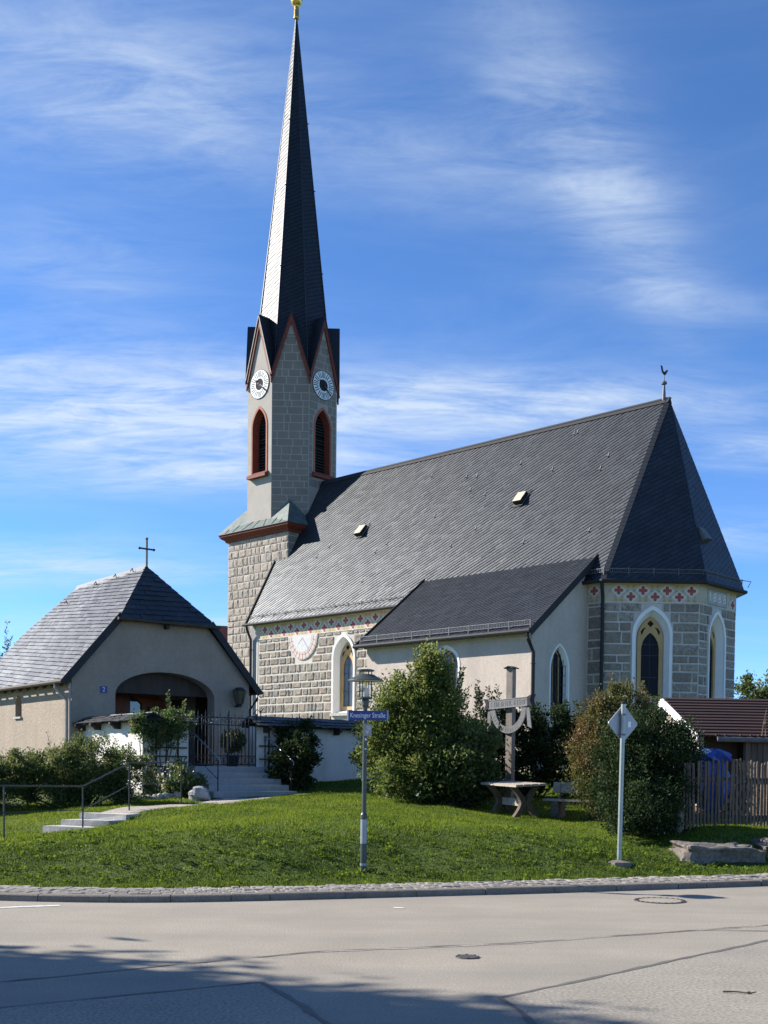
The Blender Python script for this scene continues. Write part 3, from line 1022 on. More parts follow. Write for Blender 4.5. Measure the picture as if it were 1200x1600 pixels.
# ================================================================== the church
CH = empty('church', (-5.125, 62.0, 0), -0.7612,
           'stone village church with slate roofs, tall dark spire and painted frieze', 'church')
UW, UE, WV, QV = 1.56, 22.39, 4.06, 1.47
UP = UE + WV - QV
ZB = 1.2
C1, C2, C3, C4 = (UE, -WV), (UP, -QV), (UP, QV), (UE, WV)
FS = Fr((UW, -WV), (1, 0))
FD = Fr(C1, (1, 1))
FE = Fr(C2, (0, 1))
LD = math.hypot(UP - UE, WV - QV)
ST = [stone_mesh('stone', 'stone', 0.25) for _ in range(6)]
TF = [stone_mesh('tower_stone', 'tuff', 0.35, bev=0.16) for _ in range(6)]
BK = [stone_mesh('painted_block', 'block', 0.0, bev=0.03)]


def gothic_window(parent, fr, s, zoff=0.0, glass='glass', hw=0.77):
    k = hw / 0.77
    outer = pointed(s, 0.77 * k, 4.35 + zoff, 6.95 + zoff, 8.06 + zoff, 12)
    mid = pointed(s, 0.66 * k, 4.35 + zoff, 6.92 + zoff, 7.90 + zoff, 12)
    inner = pointed(s, 0.50 * k, 4.5 + zoff, 6.85 + zoff, 7.66 + zoff, 12)
    lanc = pointed(s, 0.345 * k, 4.66 + zoff, 6.42 + zoff, 7.08 + zoff, 12)
    sb = MB()
    n = len(outer)
    for i in range(n):
        j = (i + 1) % n
        a, b = outer[i], outer[j]
        c, d = mid[i], mid[j]
        e, f = inner[i], inner[j]
        sb.face([fr.p(*a, -0.02), fr.p(*b, -0.02), fr.p(*b, 0.07), fr.p(*a, 0.07)])
        sb.face([fr.p(*a, 0.07), fr.p(*b, 0.07), fr.p(*d, 0.055), fr.p(*c, 0.055)])
        sb.face([fr.p(*c, 0.055), fr.p(*d, 0.055), fr.p(*d, 0.0), fr.p(*c, 0.0)])
        sb.face([fr.p(*c, 0.0), fr.p(*d, 0.0), fr.p(*f, -0.34), fr.p(*e, -0.34)])
    win = sb.build('window', 'white', parent)
    tb = MB()
    tb.holed(inner, [lanc], fr.p, -0.26, reveal=-0.36)
    tb.build('tracery', 'ochre', win)
    # raised black shapes, painted as the dark of the cross and mouchette openings
    qb = MB()
    zc = 7.42 + zoff
    for dx, dz in ((0.06, 0), (-0.06, 0), (0, 0.06), (0, -0.06)):
        qb.prism([(s + dx * k + 0.055 * k * math.cos(t), zc + dz + 0.055 * math.sin(t)) for t in [i * math.pi / 5 for i in range(10)]], fr.p, -0.262, -0.252 + 0.001 * dx / 0.06 + 0.0015 * dz / 0.06)
    for sg in (-1, 1):
        qb.prism([(s + sg * k * a, z + zoff) for a, z in ((0.34, 6.98), (0.37, 7.12), (0.28, 7.24), (0.16, 7.28), (0.25, 7.17), (0.30, 7.05))][::sg], fr.p, -0.262, -0.254)
    qb.build('painted_cutout', 'black', win)
    pb = MB()
    pb.prism(lanc, fr.p, -0.36, -0.33)
    pb.build('pane', glass, win)
    lb = MB()
    for z in np.arange(4.95, 7.0, 0.42):
        sp = span_at(lanc, z + zoff - .06, z + zoff + .06)
        if sp:
            lb.beam(fr.p(sp[0], z + zoff, -0.325), fr.p(sp[1], z + zoff, -0.325), 0.02, 0.022)
    lb.beam(fr.p(s, 4.66 + zoff, -0.325), fr.p(s, 7.0 + zoff, -0.325), 0.015, 0.012, fr.n)
    lb.build('lead_bar', 'iron', win)
    sl = MB()
    sl.prism([(s - 0.8 * k, 4.22 + zoff), (s + 0.8 * k, 4.22 + zoff), (s + 0.8 * k, 4.36 + zoff), (s - 0.8 * k, 4.36 + zoff)], fr.p, -0.3, 0.13)
    sl.build('sill', 'palestone', win)
    return outer


# openings
o_s = pointed(6.7, 0.73, 4.35, 6.95, 8.02, 12)
o_d = pointed(1.86, 0.73, 4.35, 6.95, 8.02, 12)
o_e = pointed(1.37, 0.66, 4.35, 6.95, 8.02, 12)
wb = MB()
LS = UE - UW
wb.holed([(0, ZB), (LS, ZB), (LS, 9.0), (0, 9.0)], [o_s], FS.p, 0.0, reveal=-0.4)
wb.holed([(0, ZB), (LD, ZB), (LD, 9.0), (0, 9.0)], [o_d], FD.p, 0.0, reveal=-0.4)
wb.holed([(0, ZB), (2 * QV, ZB), (2 * QV, 9.0), (0, 9.0)], [o_e], FE.p, 0.0, reveal=-0.4)
for a, b in ((C3, C4), (C4, (UW, WV))):
    wb.face([(*a, ZB), (*b, ZB), (*b, 9.0), (*a, 9.0)])
wb.face([(UW, WV, ZB), (UW, -WV, ZB), (UW, -WV, 9.0), (UW, 0, 16.6), (UW, WV, 9.0)])
# dark lining behind the windows keeps the inside closed
wb.box(UW + 0.5, UE, -WV + 0.55, WV - 0.5, ZB, 8.9)
nave = wb.build('nave_wall', 'mortar', CH)
sund = [(5.44 - UW + 1.05 * math.cos(t), 8.19 - 1.2 * math.sin(t)) for t in np.linspace(0, math.pi, 20)]
W1 = gothic_window(CH, FS, 6.7, 0, 'leadglass')
W2 = gothic_window(CH, FD, 1.86)
W3 = gothic_window(CH, FE, 1.37, 0, 'glass', 0.70)
n1 = lay_stones('stone', FS, 0.58, 11.7, 3.0, 8.17, [W1, sund], (0.30, 0.52), (0.38, 0.72), 0.085, 0.035, ST, nave)
n2 = lay_stones('stone', FS, 20.12, LS, 3.0, 8.17, [], (0.30, 0.52), (0.45, 0.85), 0.07, 0.03, ST, nave)
n3 = lay_stones('stone', FD, 0.0, LD, 4.0, 8.17, [W2], (0.27, 0.47), (0.5, 0.95), 0.065, 0.03, ST, nave)
n4 = lay_stones('stone', FE, 0.0, 2 * QV, 4.0, 8.17, [W3], (0.27, 0.47), (0.4, 0.8), 0.065, 0.03, ST, nave)
qb = MB()
qb.prism([(0.0, 3), (0.42, 3), (0.42, 8.1), (0.30, 8.9), (0.0, 8.9)], FS.p, -0.02, 0.012)
qb.build('quoin_strip', 'greystrip', CH)
qb = MB()
qb.prism([(0.42, 3), (0.5, 3), (0.5, 8.17), (0.42, 8.1)], FS.p, -0.02, 0.02)
qb.build('quoin_border', 'fr_white', CH)


def frieze(fr, s0, s1, phase, skip=None, pitch=0.96):
    bb = MB()
    bb.prism([(s0, 8.17), (s1, 8.17), (s1, 9.0), (s0, 9.0)], fr.p, -0.02, 0.02)
    fz = bb.build('frieze', 'cream', CH)
    dia, och, blu, red, whi = MB(), MB(), MB(), MB(), MB()
    whi.prism([(s0, 8.17), (s1, 8.17), (s1, 8.205), (s0, 8.205)], fr.p, 0.0, 0.024)
    whi.prism([(s0, 8.86), (s1, 8.86), (s1, 8.9), (s0, 8.9)], fr.p, 0.0, 0.024)

    def ok(a, b):
        return a >= s0 + 0.01 and b <= s1 - 0.01 and not (skip and b > skip[0] and a < skip[1])
    for r_, zc in ((0, 8.64), (1, 8.40)):
        s = s0 + phase + r_ * pitch / 2 - pitch
        while s < s1 + pitch:
            hd, hv = 0.29, 0.26
            if ok(s - hd, s + hd):
                dia.prism([(s - hd, zc), (s, zc - hv), (s + hd, zc), (s, zc + hv)], fr.p, 0.0, 0.024 + 0.0015 * r_)
                for dx, dz in ((0.105, 0), (-0.105, 0), (0, 0.105), (0, -0.105)):
                    red.prism([(s + dx + 0.07 * math.cos(t), zc + dz + 0.07 * math.sin(t)) for t in [i * math.pi / 4 for i in range(8)]], fr.p, 0.0, 0.032 + 0.001 * (dx > 0) + 0.0005 * (dz > 0) + 0.002 * (dz < 0))
                red.prism([(s - .055, zc - .055), (s + .055, zc - .055), (s + .055, zc + .055), (s - .055, zc + .055)], fr.p, 0.0, 0.036)
            # ochre leaves between the diamonds, along the outer edge
            m = s + pitch / 2
            zo = 8.80 if r_ == 0 else 8.25
            sg = 1 if r_ == 0 else -1
            if ok(m - 0.19, m + 0.19):
                och.prism([(m - 0.20, zo + 0.04 * sg), (m - 0.03, zo + 0.04 * sg), (m - 0.05, zo - 0.08 * sg), (m - 0.15, zo - 0.06 * sg)][::sg], fr.p, 0.0, 0.023)
                och.prism([(m + 0.03, zo + 0.04 * sg), (m + 0.20, zo + 0.04 * sg), (m + 0.15, zo - 0.06 * sg), (m + 0.05, zo - 0.08 * sg)][::sg], fr.p, 0.0, 0.023)
            for sg2 in (-1, 1):
                c = s + sg2 * 0.33
                if ok(c - 0.06, c + 0.06):
                    blu.prism([(c - 0.055, zc - 0.05), (c + 0.055, zc - 0.05), (c, zc + 0.06)], fr.p, 0.0, 0.0285)
            s += pitch
    dia.build('diamond_pattern', 'fr_white', fz)['kind'] = 'stuff'
    och.build('leaf_pattern', 'fr_ochre', fz)['kind'] = 'stuff'
    blu.build('triangle_pattern', 'fr_blue', fz)['kind'] = 'stuff'
    red.build('red_rosettes', 'fr_red', fz)['kind'] = 'stuff'
    whi.build('border_line', 'fr_white', fz)['kind'] = 'stuff'
    return fz


frieze(FS, 0.44, 12.2, 0.62)
frieze(FS, 20.1, LS, 0.3)
frieze(FD, 0, LD, 0.55, None, 0.93)
frieze(FE, 0, 2 * QV, 0.3, (0.5, 2.2), 0.93)
pn = MB()
pn.prism([(0.56, 8.2), (2.12, 8.2), (2.12, 8.84), (0.56, 8.84)], FE.p, -0.01, 0.026)
pn = pn.build('date_panel', 'greystrip', CH)
pi = MB()
pi.prism([(0.63, 8.27), (2.05, 8.27), (2.05, 8.77), (0.63, 8.77)], FE.p, 0.0, 0.03)
pi.build('date_field', 'tuff_mortar', pn)
for dx, mt, dd in ((0.025, 'greystrip', 0.034), (0.0, 'white', 0.038)):  # grey offset copy is a drop shadow drawn behind the white numerals
    me = text_mesh('1 8 8 8', 0.5)
    o = link('date_numerals', me, mt, pn)
    o.matrix_local = Matrix.Translation(FE.p(1.34 + dx, 8.51 - dx, dd)) @ Matrix.Rotation(FE.ang, 4, 'Z') @ Matrix.Rotation(math.pi / 2, 4, 'X')
# sundial painted on the wall
sd = MB()
sd.prism(sund, FS.p, -0.01, 0.05)
sd = sd.build('sundial', 'pink', CH)
si = MB()
si.prism([(5.44 - UW + 0.66 * math.cos(t), 8.16 - 0.80 * math.sin(t)) for t in np.linspace(0, math.pi, 18)], FS.p, 0.0, 0.054)
si.build('dial_field', 'palegrey', sd)
sl = MB()
for i in range(1, 12):
    t = math.pi * i / 12
    sl.beam(FS.p(5.44 - UW + 0.70 * math.cos(t), 8.16 - 0.84 * math.sin(t), 0.053), FS.p(5.44 - UW + 1.02 * math.cos(t), 8.16 - 1.15 * math.sin(t), 0.053), 0.006, 0.018, FS.n.cross(Vector((math.cos(t), 0, -math.sin(t)))))
for rr in (0.80, 0.98):
    pts = [FS.p(5.44 - UW + rr * math.cos(t), 8.16 - rr * 1.16 * math.sin(t), 0.051) for t in np.linspace(0.05, math.pi - 0.05, 22)]
    sl.tube(pts, 0.007, 4)
sl.build('hour_lines', 'salmon', sd)
sl = MB()
sl.beam(FS.p(5.44 - UW, 8.05, 0.05), FS.p(5.44 - UW, 7.72, 0.32), 0.014, 0.014)
sl.build('gnomon', 'iron', sd)

# nave and choir roof
EV, ZE, ZR, UH = 4.36, 8.97, 16.79, 22.65
KT = 0.3 * math.tan(math.pi / 8)
E1 = (UE + KT, -EV, ZE)
E2 = (UP + 0.3, -QV - KT, ZE)
E3 = (UP + 0.3, QV + KT, ZE)
E4 = (UE + KT, EV, ZE)
AP = (UH, 0, ZR)
nroof = slate_roof('nave_roof', CH, [(UW - 0.08, -EV, ZE), E1, AP, (UW - 0.08, 0, ZR)], 0.36, 0.165, 0.010, 'slate', R(33), 0.06, gap=0.048)
for cs in ([E1, E2, AP], [E2, E3, AP], [E3, E4, AP]):
    slate_roof('choir_roof', CH, cs, 0.36, 0.17, 0.010, 'slate', R(30), 0.06, gap=0.02)
slate_roof('nave_roof', CH, [E4, (UW - 0.08, EV, ZE), (UW - 0.08, 0, ZR), AP], 0.6, 0.5, 0.012, 'slate', 0, 0.1)
rb = MB()
rb.prism([(-0.16, -0.20), (0, 0.05), (0.16, -0.20), (0, -0.10)], lambda a, b, d: (d, a, ZR + b), 2.2, UH + 0.06)
rb.build('ridge_cap', 'darkmetal', CH)
hb = MB()
for e in (E1, E2):
    d = (Vector(AP) - Vector(e))
    for i in range(46):
        a = Vector(e) + d * (i / 46)
        b = Vector(e) + d * ((i + 1.15) / 46)
        hb.beam(a + Vector((0, 0, 0.02)), b + Vector((0, 0, 0.0)), 0.22 if e is E1 else 0.12, 0.02, (0.3, -0.7, 0.5))
hb.build('hip_slates', 'slate3', CH)
vb = MB()
vb.beam((UW - 0.1, -EV, ZE + 0.02), (UW - 0.1, -2.45, ZE + (EV - 2.45) * (ZR - ZE) / EV + 0.02), 0.08, 0.12)
vb.build('verge_flashing', 'slatebase', CH)
# soffit boards and gutters
GUT = [(UW - 0.25, -EV - 0.05, ZE - 0.03), (E1[0] + 0.02, -EV - 0.05, ZE - 0.03), (E2[0] + 0.05, E2[1] - 0.02, ZE - 0.03), (E3[0] + 0.05, E3[1] + 0.02, ZE - 0.03), (E4[0], EV + .05, ZE - 0.03)]
gb = MB()
gb.tube(GUT, 0.075, 8)
gb.build('gutter', 'darkmetal', CH)
fb = MB()
cor = [(UW, -WV), C1, C2, C3, C4]
eav = [(UW - 0.08, -EV), E1[:2], E2[:2], E3[:2], E4[:2]]
for i in range(4):
    fb.face([(*cor[i], 8.985), (*cor[i + 1], 8.985), (*eav[i + 1], ZE - 0.10), (*eav[i], ZE - 0.10)])
fb.build('soffit', 'cream', CH)


def snow_guard(parent, pts, h, out, step, bars):
    mb = MB()
    P = [Vector(p) for p in pts]
    mb.tube([p + Vector((0, 0, h)) for p in P], 0.018, 5)
    mb.tube([p + Vector((0, 0, h * 0.25)) for p in P], 0.014, 5)
    for a, b in zip(P[:-1], P[1:]):
        L_ = (b - a).length
        k = int(L_ / step)
        for i in range(k + 1):
            q = a.lerp(b, i / max(k, 1))
            mb.beam(q - Vector((0, 0, 0.10)), q + Vector((0, 0, h + 0.04)), 0.03, 0.03)
        if bars:
            k = int(L_ / 0.075)
            for i in range(k):
                q = a.lerp(b, (i + 0.5) / k)
                mb.beam(q + Vector((0, 0, h * 0.22)), q + Vector((0, 0, h)), 0.014, 0.014)
    o = mb.build('snow_guard', 'zinc', parent)
    return o


k_ = (ZR - ZE) / EV
snow_guard(CH, [(UW + 0.1, -EV + 0.14, ZE + 0.14 * k_ * 0.9), (13.0, -EV + 0.14, ZE + 0.14 * k_ * 0.9)], 0.20, 0, 0.82, False)
gi = 0.10
snow_guard(CH, [(UE - 0.75, -EV + gi, ZE + 0.26), (E1[0] - .03, -EV + gi, ZE + 0.26), (E2[0] - .1, E2[1] + .03, ZE + 0.26), (E3[0] - 0.1, E3[1] - .03, ZE + 0.26)], 0.19, 0, 0.95, True)
gx = MB()
gx.tube([(E3[0] - 0.1, E3[1] - .03, ZE + 0.45), (E3[0] + 0.12, E3[1] + .3, ZE + 0.42), (E3[0] - 0.02, E3[1] + .32, ZE + 0.2)], 0.016, 5)
gx.build('snow_guard_bracket', 'zinc', CH)
# roof hatches
sv = Vector((0, -k_, -1)).normalized()      # down the slope is (0,-1,-k)
for u, v in ((7.30, 1.99), (16.82, 1.94)):
    z = ZR - v * k_
    o = Vector((u, -v, z))
    dn = Vector((0, -1, -k_)).normalized()
    nn = Vector((0, -k_, 1)).normalized()
    mb = MB()
    pl = [o + Vector((-0.22, 0, 0)) + dn * 0.30 + nn * 0.04, o + Vector((0.22, 0, 0)) + dn * 0.30 + nn * 0.04, o + Vector((0.22, 0, 0)) - dn * 0.30 + nn * 0.02, o + Vector((-0.22, 0, 0)) - dn * 0.30 + nn * 0.02]
    tp = [p + nn * (0.22 if i < 2 else 0.10) for i, p in enumerate(pl)]
    mb.raw(pl + tp, [(3, 2, 1, 0), (4, 5, 6, 7), (0, 1, 5, 4), (1, 2, 6, 5), (2, 3, 7, 6), (3, 0, 4, 7)])
    hatch = mb.build('roof_hatch', 'darkmetal', CH)
    mb = MB()
    tq = [p + nn * 0.012 for p in tp]
    c0 = sum(tq, Vector()) / 4
    tq = [c0 + (p - c0) * 0.97 for p in tq]
    mb.raw(tp + tq, [(4, 5, 6, 7), (0, 1, 5, 4), (1, 2, 6, 5), (2, 3, 7, 6), (3, 0, 4, 7)])
    mb.build('hatch_lid', 'cream', hatch)
    mb = MB()
    mb.tube([pl[0] + dn * 0.1 + Vector((-.15, 0, 0)) + nn * .03, pl[1] + dn * 0.1 + nn * .03, pl[2] + Vector((.2, 0, 0)) - dn * .1 + nn * .03], 0.018, 5)
    mb.build('hatch_rail', 'zinc', hatch)
ob = MB()
en = Vector((ZR - ZE, 0, UP + 0.3 - UH)).normalized()
oc = Vector((E2[0], -0.75, ZE)) + (Vector(AP) - Vector((E2[0], 0, ZE))) * 0.25
ux, uy = Vector((0, 1, 0)), (Vector(AP) - Vector((E2[0], 0, ZE))).normalized()
pl = [oc - ux * .22 - uy * .3, oc + ux * .22 - uy * .3, oc + ux * .22 + uy * .3, oc - ux * .22 + uy * .3]
tp = [p + en * (0.30 if i < 2 else 0.08) for i, p in enumerate(pl)]
ob.raw(pl + tp, [(3, 2, 1, 0), (4, 5, 6, 7), (0, 1, 5, 4), (1, 2, 6, 5), (2, 3, 7, 6), (3, 0, 4, 7)])
ob.build('roof_hatch', 'zinc', CH)
# small snow hooks and steps over the slates
hk = MB()
for i in range(22):
    u, v = random.uniform(3.5, 21.5), random.uniform(0.3, 3.9)
    if v > 3.4 and u > 13:
        continue
    z = ZR - v * k_
    p = Vector((u, -v, z))
    nn = Vector((0, -k_, 1)).normalized()
    dn = Vector((0, -1, -k_)).normalized()
    hk.beam(p + nn * .02, p + nn * .09 + dn * .02, .03, .03)
    hk.beam(p + nn * .03, p + nn * .035 - dn * .2, .025, .01)
hk.build('snow_hooks', 'greystrip', CH)['kind'] = 'stuff'
# weathercock on the choir end
wc = MB()
wc.lathe((UH - 0.22, 0, ZR - 0.1), [(0.08, 0), (0.07, 0.3), (0.045, 0.62), (0.04, 0.66), (0.11, 0.70), (0.12, 0.76), (0.06, 0.82), (0.02, 0.85), (0.013, 1.05)], 12)
wck = wc.build('weathercock', 'zinc', CH)
wc = MB()
wc.prism([(-0.13, 1.36), (-0.10, 1.20), (-0.04, 1.10), (0.02, 1.05), (0.08, 1.12), (0.11, 1.20), (0.16, 1.22), (0.11, 1.27), (0.07, 1.24), (0.02, 1.18), (-0.05, 1.22), (-0.09, 1.42), (-0.14, 1.46)],
         lambda a, b, d: (UH - 0.22 + a * 0.72 + d * .69, -a * 0.69 * -1 + d * .72, ZR - 0.1 + b), -0.012, 0.012)
wc.build('cockerel', 'darkmetal', wck)


def downpipe(parent, pts, r, mat):
    mb = MB()
    mb.tube(pts, r, 8)
    o = mb.build('downpipe', mat, parent)
    cb = MB()
    zz_ = pts[-1][2]
    for z in np.arange(zz_ + 0.8, pts[-2][2], 1.7):
        cb.lathe((pts[-1][0], pts[-1][1], z), [(r + .004, 0), (r + .018, 0.01), (r + .018, .04), (r + .004, .05)], 8)
    if cb.f:
        cb.build('pipe_clip', mat, o)
    return o


downpipe(CH, [(UE + 0.1, -EV - 0.02, ZE - 0.05), (UE + 0.08, -EV + 0.02, ZE - 0.25), (UE + 0.02, -WV - 0.12, ZE - 0.6), (UE + 0.02, -WV - 0.12, 2.0)], 0.07, 'darkmetal')
downpipe(CH, [(UW - 0.02, -EV - 0.02, ZE - 0.05), (UW - 0.02, -EV, ZE - 0.25), (UW + 0.06, -WV - 0.11, ZE - 0.75), (UW + 0.06, -WV - 0.11, 1.8)], 0.065, 'darkmetal')

# ---- low annex (sacristy) against the south side
AX0, AX1, AV = 13.25, 21.65, 7.6
FA = Fr((AX0, -AV), (1, 0))
FB = Fr((AX1, -AV), (0, 1))
lw = AX1 - AX0
as_win = pointed(17.55 - AX0, 0.62, 4.3, 5.75, 6.5, 10)
ae_win = pointed(7.6 - 5.86, 0.56, 3.6, 5.5, 6.44, 12)
ab = MB()
ab.holed([(0, ZB), (lw, ZB), (lw, 6.82), (0, 6.82)], [as_win], FA.p, 0, reveal=-0.3)
EL = AV - WV
ab.holed([(0, ZB), (EL, ZB), (EL, 9.62), (0, 6.93)], [ae_win], FB.p, 0, reveal=-0.25)
ab.face([(AX0, -WV, ZB), (AX0, -AV, ZB), (AX0, -AV, 6.93), (AX0, -WV, 9.62)])
annex = ab.build('annex_wall', 'annexwall', CH)
for fr, ol, c, mt in ((FA, as_win, 17.55 - AX0, 'leadglass'), (FB, ae_win, 7.6 - 5.86, 'glass')):
    ib = MB()
    inner = [(c + (a - c) * 0.84, 3.68 + (b - 3.68) * 0.965 if fr is FB else 4.36 + (b - 4.36) * .94) for a, b in ol]
    n = len(ol)
    ol2 = [(c + (a - c) * 1.14, b + (0.07 if b > 4.5 else -0.03)) for a, b in ol]
    for i in range(n):
        j = (i + 1) % n
        ib.face([fr.p(*ol2[i], -0.01), fr.p(*ol2[j], -0.01), fr.p(*ol2[j], 0.02), fr.p(*ol2[i], 0.02)])
        ib.face([fr.p(*ol2[i], 0.02), fr.p(*ol2[j], 0.02), fr.p(*ol[j], 0.015), fr.p(*ol[i], 0.015)])
        ib.face([fr.p(*ol[i], 0.015), fr.p(*ol[j], 0.015), fr.p(*inner[j], -0.16), fr.p(*inner[i], -0.16)])
    win = ib.build('window', 'white', CH)
    pb = MB()
    pb.prism(ol, fr.p, -0.26, -0.22)
    pb.build('pane', mt, win)
    tb = MB()
    zt = max(b for a, b in ol)
    zb = min(b for a, b in ol)
    hw = (max(a for a, b in ol) - min(a for a, b in ol)) / 2
    for dx in (-0.33, 0.33):
        tb.beam(fr.p(c + dx * hw, zb, -0.19), fr.p(c + dx * hw, zt - 0.75 * hw, -0.19), 0.05, 0.05, fr.n)
    for sg in (-1, 1):
        pts = [fr.p(c + sg * hw * (0.33 - 0.75 * t * t), zt - 0.75 * hw + t * 0.55 * hw, -0.19) for t in (0, .3, .6, .9)]
        tb.tube(pts, 0.025, 5)
    tb.build('tracery', 'ochre', win)
    gb = MB()
    for i in range(7):
        a = c - hw + 2 * hw * (i + .5) / 7
        gb.beam(fr.p(a, zb, -0.06), fr.p(a, zt - abs(a - c) * 1.3 - .1, -0.06), 0.014, 0.014, fr.n)
    for z in np.arange(zb + .3, zt - .5, .36):
        gb.beam(fr.p(c - hw * .86, z, -0.06), fr.p(c + hw * .86, z, -0.06), 0.014, 0.014)
    gb.build('iron_bars', 'iron', win)
slate_roof('annex_roof', CH, [(AX0 - 0.3, -7.98, 6.80), (AX1 + 0.2, -7.98, 6.80), (AX1 + 0.2, -3.62, 10.12), (AX0 - 0.3, -3.62, 10.12)], 0.32, 0.16, 0.010, 'slate3', R(28), 0.06, gap=0.035)
for u in (AX1 + 0.215, AX0 - 0.315):
    vb = MB()
    vb.beam((u, -8.0, 6.72), (u, -3.6, 10.07), 0.03, 0.26)
    vb.build('verge_board', 'darkmetal', CH)
cb = MB()
cb.beam((AX0 + .01, -AV - 0.1, 6.74), (AX1 - .01, -AV - 0.1, 6.74), 0.22, 0.14)
cb.build('eaves_board', 'palestone', CH)
gb = MB()
gb.tube([(AX0 - 0.35, -8.03, 6.77), (AX1 + 0.22, -8.03, 6.77)], 0.085, 8)
gb.build('gutter', 'darkmetal', CH)
snow_guard(CH, [(AX0 - 0.15, -7.85, 6.95), (AX1 + 0.1, -7.85, 6.95)], 0.22, 0, 0.92, True)
downpipe(CH, [(AX1 + 0.1, -8.02, 6.7), (AX1 + 0.1, -8.0, 6.5), (AX1 + 0.09, -AV - 0.04, 6.05), (AX1 + 0.09, -AV - 0.04, 1.4)], 0.07, 'darkmetal')

# ---- tower
B = 2.42
OA = 2.33
tb = MB()
tb.box(-B, B, -B, B, ZB, 13.9)
tower = tb.build('tower_wall', 'tuff_mortar', CH)
FT = Fr((-B, -B), (1, 0))
FU = Fr((B, -B), (0, 1))
lay_stones('rough_stone', FT, 0, 2 * B, 4.6, 13.85, [], (0.30, 0.5), (0.3, 0.62), 0.05, 0.034, TF, tower,
           clip=lambda z0, z1: (0, 2 * B) if z0 > 12.1 else (0, 3.95 + max(0, (z0 - 9.3)) * 0.0))
lay_stones('painted_block', FU, 0, 2.6, 11.4, 13.85, [], (0.32, 0.42), (0.6, 0.9), 0.04, 0.008, BK, tower)
cb = MB()
pr = [(0.0, 13.84), (0.10, 13.84), (0.14, 13.95), (0.26, 14.02), (0.33, 14.10), (0.36, 14.12), (0.36, 14.24), (0.0, 14.24)]
for i in range(len(pr) - 1):
    (r0, z0), (r1, z1) = pr[i], pr[i + 1]
    a, b = B + r0, B + r1
    q0 = [(-a, -a, z0), (a, -a, z0), (a, a, z0), (-a, a, z0)]
    q1 = [(-b, -b, z1), (b, -b, z1), (b, b, z1), (-b, b, z1)]
    for k in range(4):
        cb.face([q0[k], q0[(k + 1) % 4], q1[(k + 1) % 4], q1[k]])
cb.build('cornice', 'redwood', CH)
sk = MB()
bo = B + 0.42
zb = 14.25
t8 = math.tan(math.pi / 8)
zs_, zd = 14.72, 15.75
OV = [(OA * t8, -OA), (OA, -OA * t8), (OA, OA * t8), (OA * t8, OA), (-OA * t8, OA), (-OA, OA * t8), (-OA, -OA * t8), (-OA * t8, -OA)]
CR = [(bo, -bo), (bo, bo), (-bo, bo), (-bo, -bo)]
for k in range(4):
    c = CR[k]
    v1, v2 = OV[2 * k], OV[2 * k + 1]
    dg = (math.copysign(OA * math.sqrt(.5), c[0]) * 0.99, math.copysign(OA * math.sqrt(.5), c[1]) * 0.99)
    sk.face([(*c, zb), (*dg, zd), (*v1, zs_)])
    sk.face([(*c, zb), (*v2, zs_), (*dg, zd)])
    cn = CR[(k + 1) % 4]
    v3 = OV[(2 * k + 2) % 8]
    sk.face([(*c, zb), (*cn, zb), (*v3, zs_), (*v2, zs_)])
    sk.face([(*c, zb), (*c, zb - 0.03), (*cn, zb - 0.03), (*cn, zb)])
sk.face([(*c, zb - 0.02) for c in CR])
skirt = sk.build('copper_skirt', 'copper', CH)
sm = MB()
for x_ in (-2.2, -1.55, -0.75, 0.1, 0.95, 1.6, 2.2):
    xt = max(-0.965, min(0.965, x_ * 0.62))
    zt = zs_ if abs(x_) < 1.3 else zb + 0.75
    yt = -OA if abs(x_) < 1.3 else -2.0
    sm.beam((x_, -bo, zb + 0.012), (xt if abs(x_) < 1.3 else x_ * .97, yt if abs(x_) < 1.3 else -2.33, (zs_ if abs(x_) < 1.3 else zb + .48) + 0.012), 0.025, 0.03)
sm.build('seam', 'copper', skirt)

ob = MB()
gz_f, gz_a = 22.2, 24.95
hs = OA * t8
louv = pointed(0, 0.58, 17.12, 19.55, 20.60, 12)
FO = {}
for k in range(8):
    th = -math.pi / 2 + k * math.pi / 4
    nx, ny = math.cos(th), math.sin(th)
    fr = Fr((nx * OA, ny * OA), (-ny, nx))
    FO[k] = fr
    outer = [(-hs, 14.3), (hs, 14.3), (hs, gz_f), (0, gz_a), (-hs, gz_f)]
    ob.holed(outer, [louv] if k % 2 == 0 else [], fr.p, 0, reveal=-0.4)
octo = ob.build('octagon_wall', 'render', CH)
jb = MB()
for k in (1, 2):
    poly = [(-hs + .002, 14.3), (hs - .002, 14.3), (hs - .002, gz_f), (0, gz_a), (-hs + .002, gz_f)]
    jb.holed(poly, [pointed(0, 0.52, 17.2, 19.55, 20.52, 12)] if k == 2 else [], FO[k].p, 0.004)
jb.build('painted_joints', 'joint', octo)


def gclip(z0, z1):
    if z1 <= gz_f:
        return (-hs, hs)
    w = hs * max(0.0, (gz_a - 0.45 - z1) / (gz_a - 0.45 - gz_f) + 0.10)
    return (-min(hs, w), min(hs, w))


lo2 = pointed(0, 0.68, 17.0, 19.5, 20.72, 12)
clk = [(0.79 * math.cos(t), 21.8 + 0.79 * math.sin(t)) for t in np.linspace(0, 2 * math.pi, 24)]
lay_stones('painted_block', FO[1], -hs, hs, 14.55, 24.2, [], (0.30, 0.44), (0.48, 0.85), 0.045, 0.006, BK, octo, 0.003, gclip)
lay_stones('painted_block', FO[2], -hs, hs, 16.4, 24.2, [lo2], (0.30, 0.44), (0.48, 0.85), 0.045, 0.006, BK, octo, 0.003, gclip)

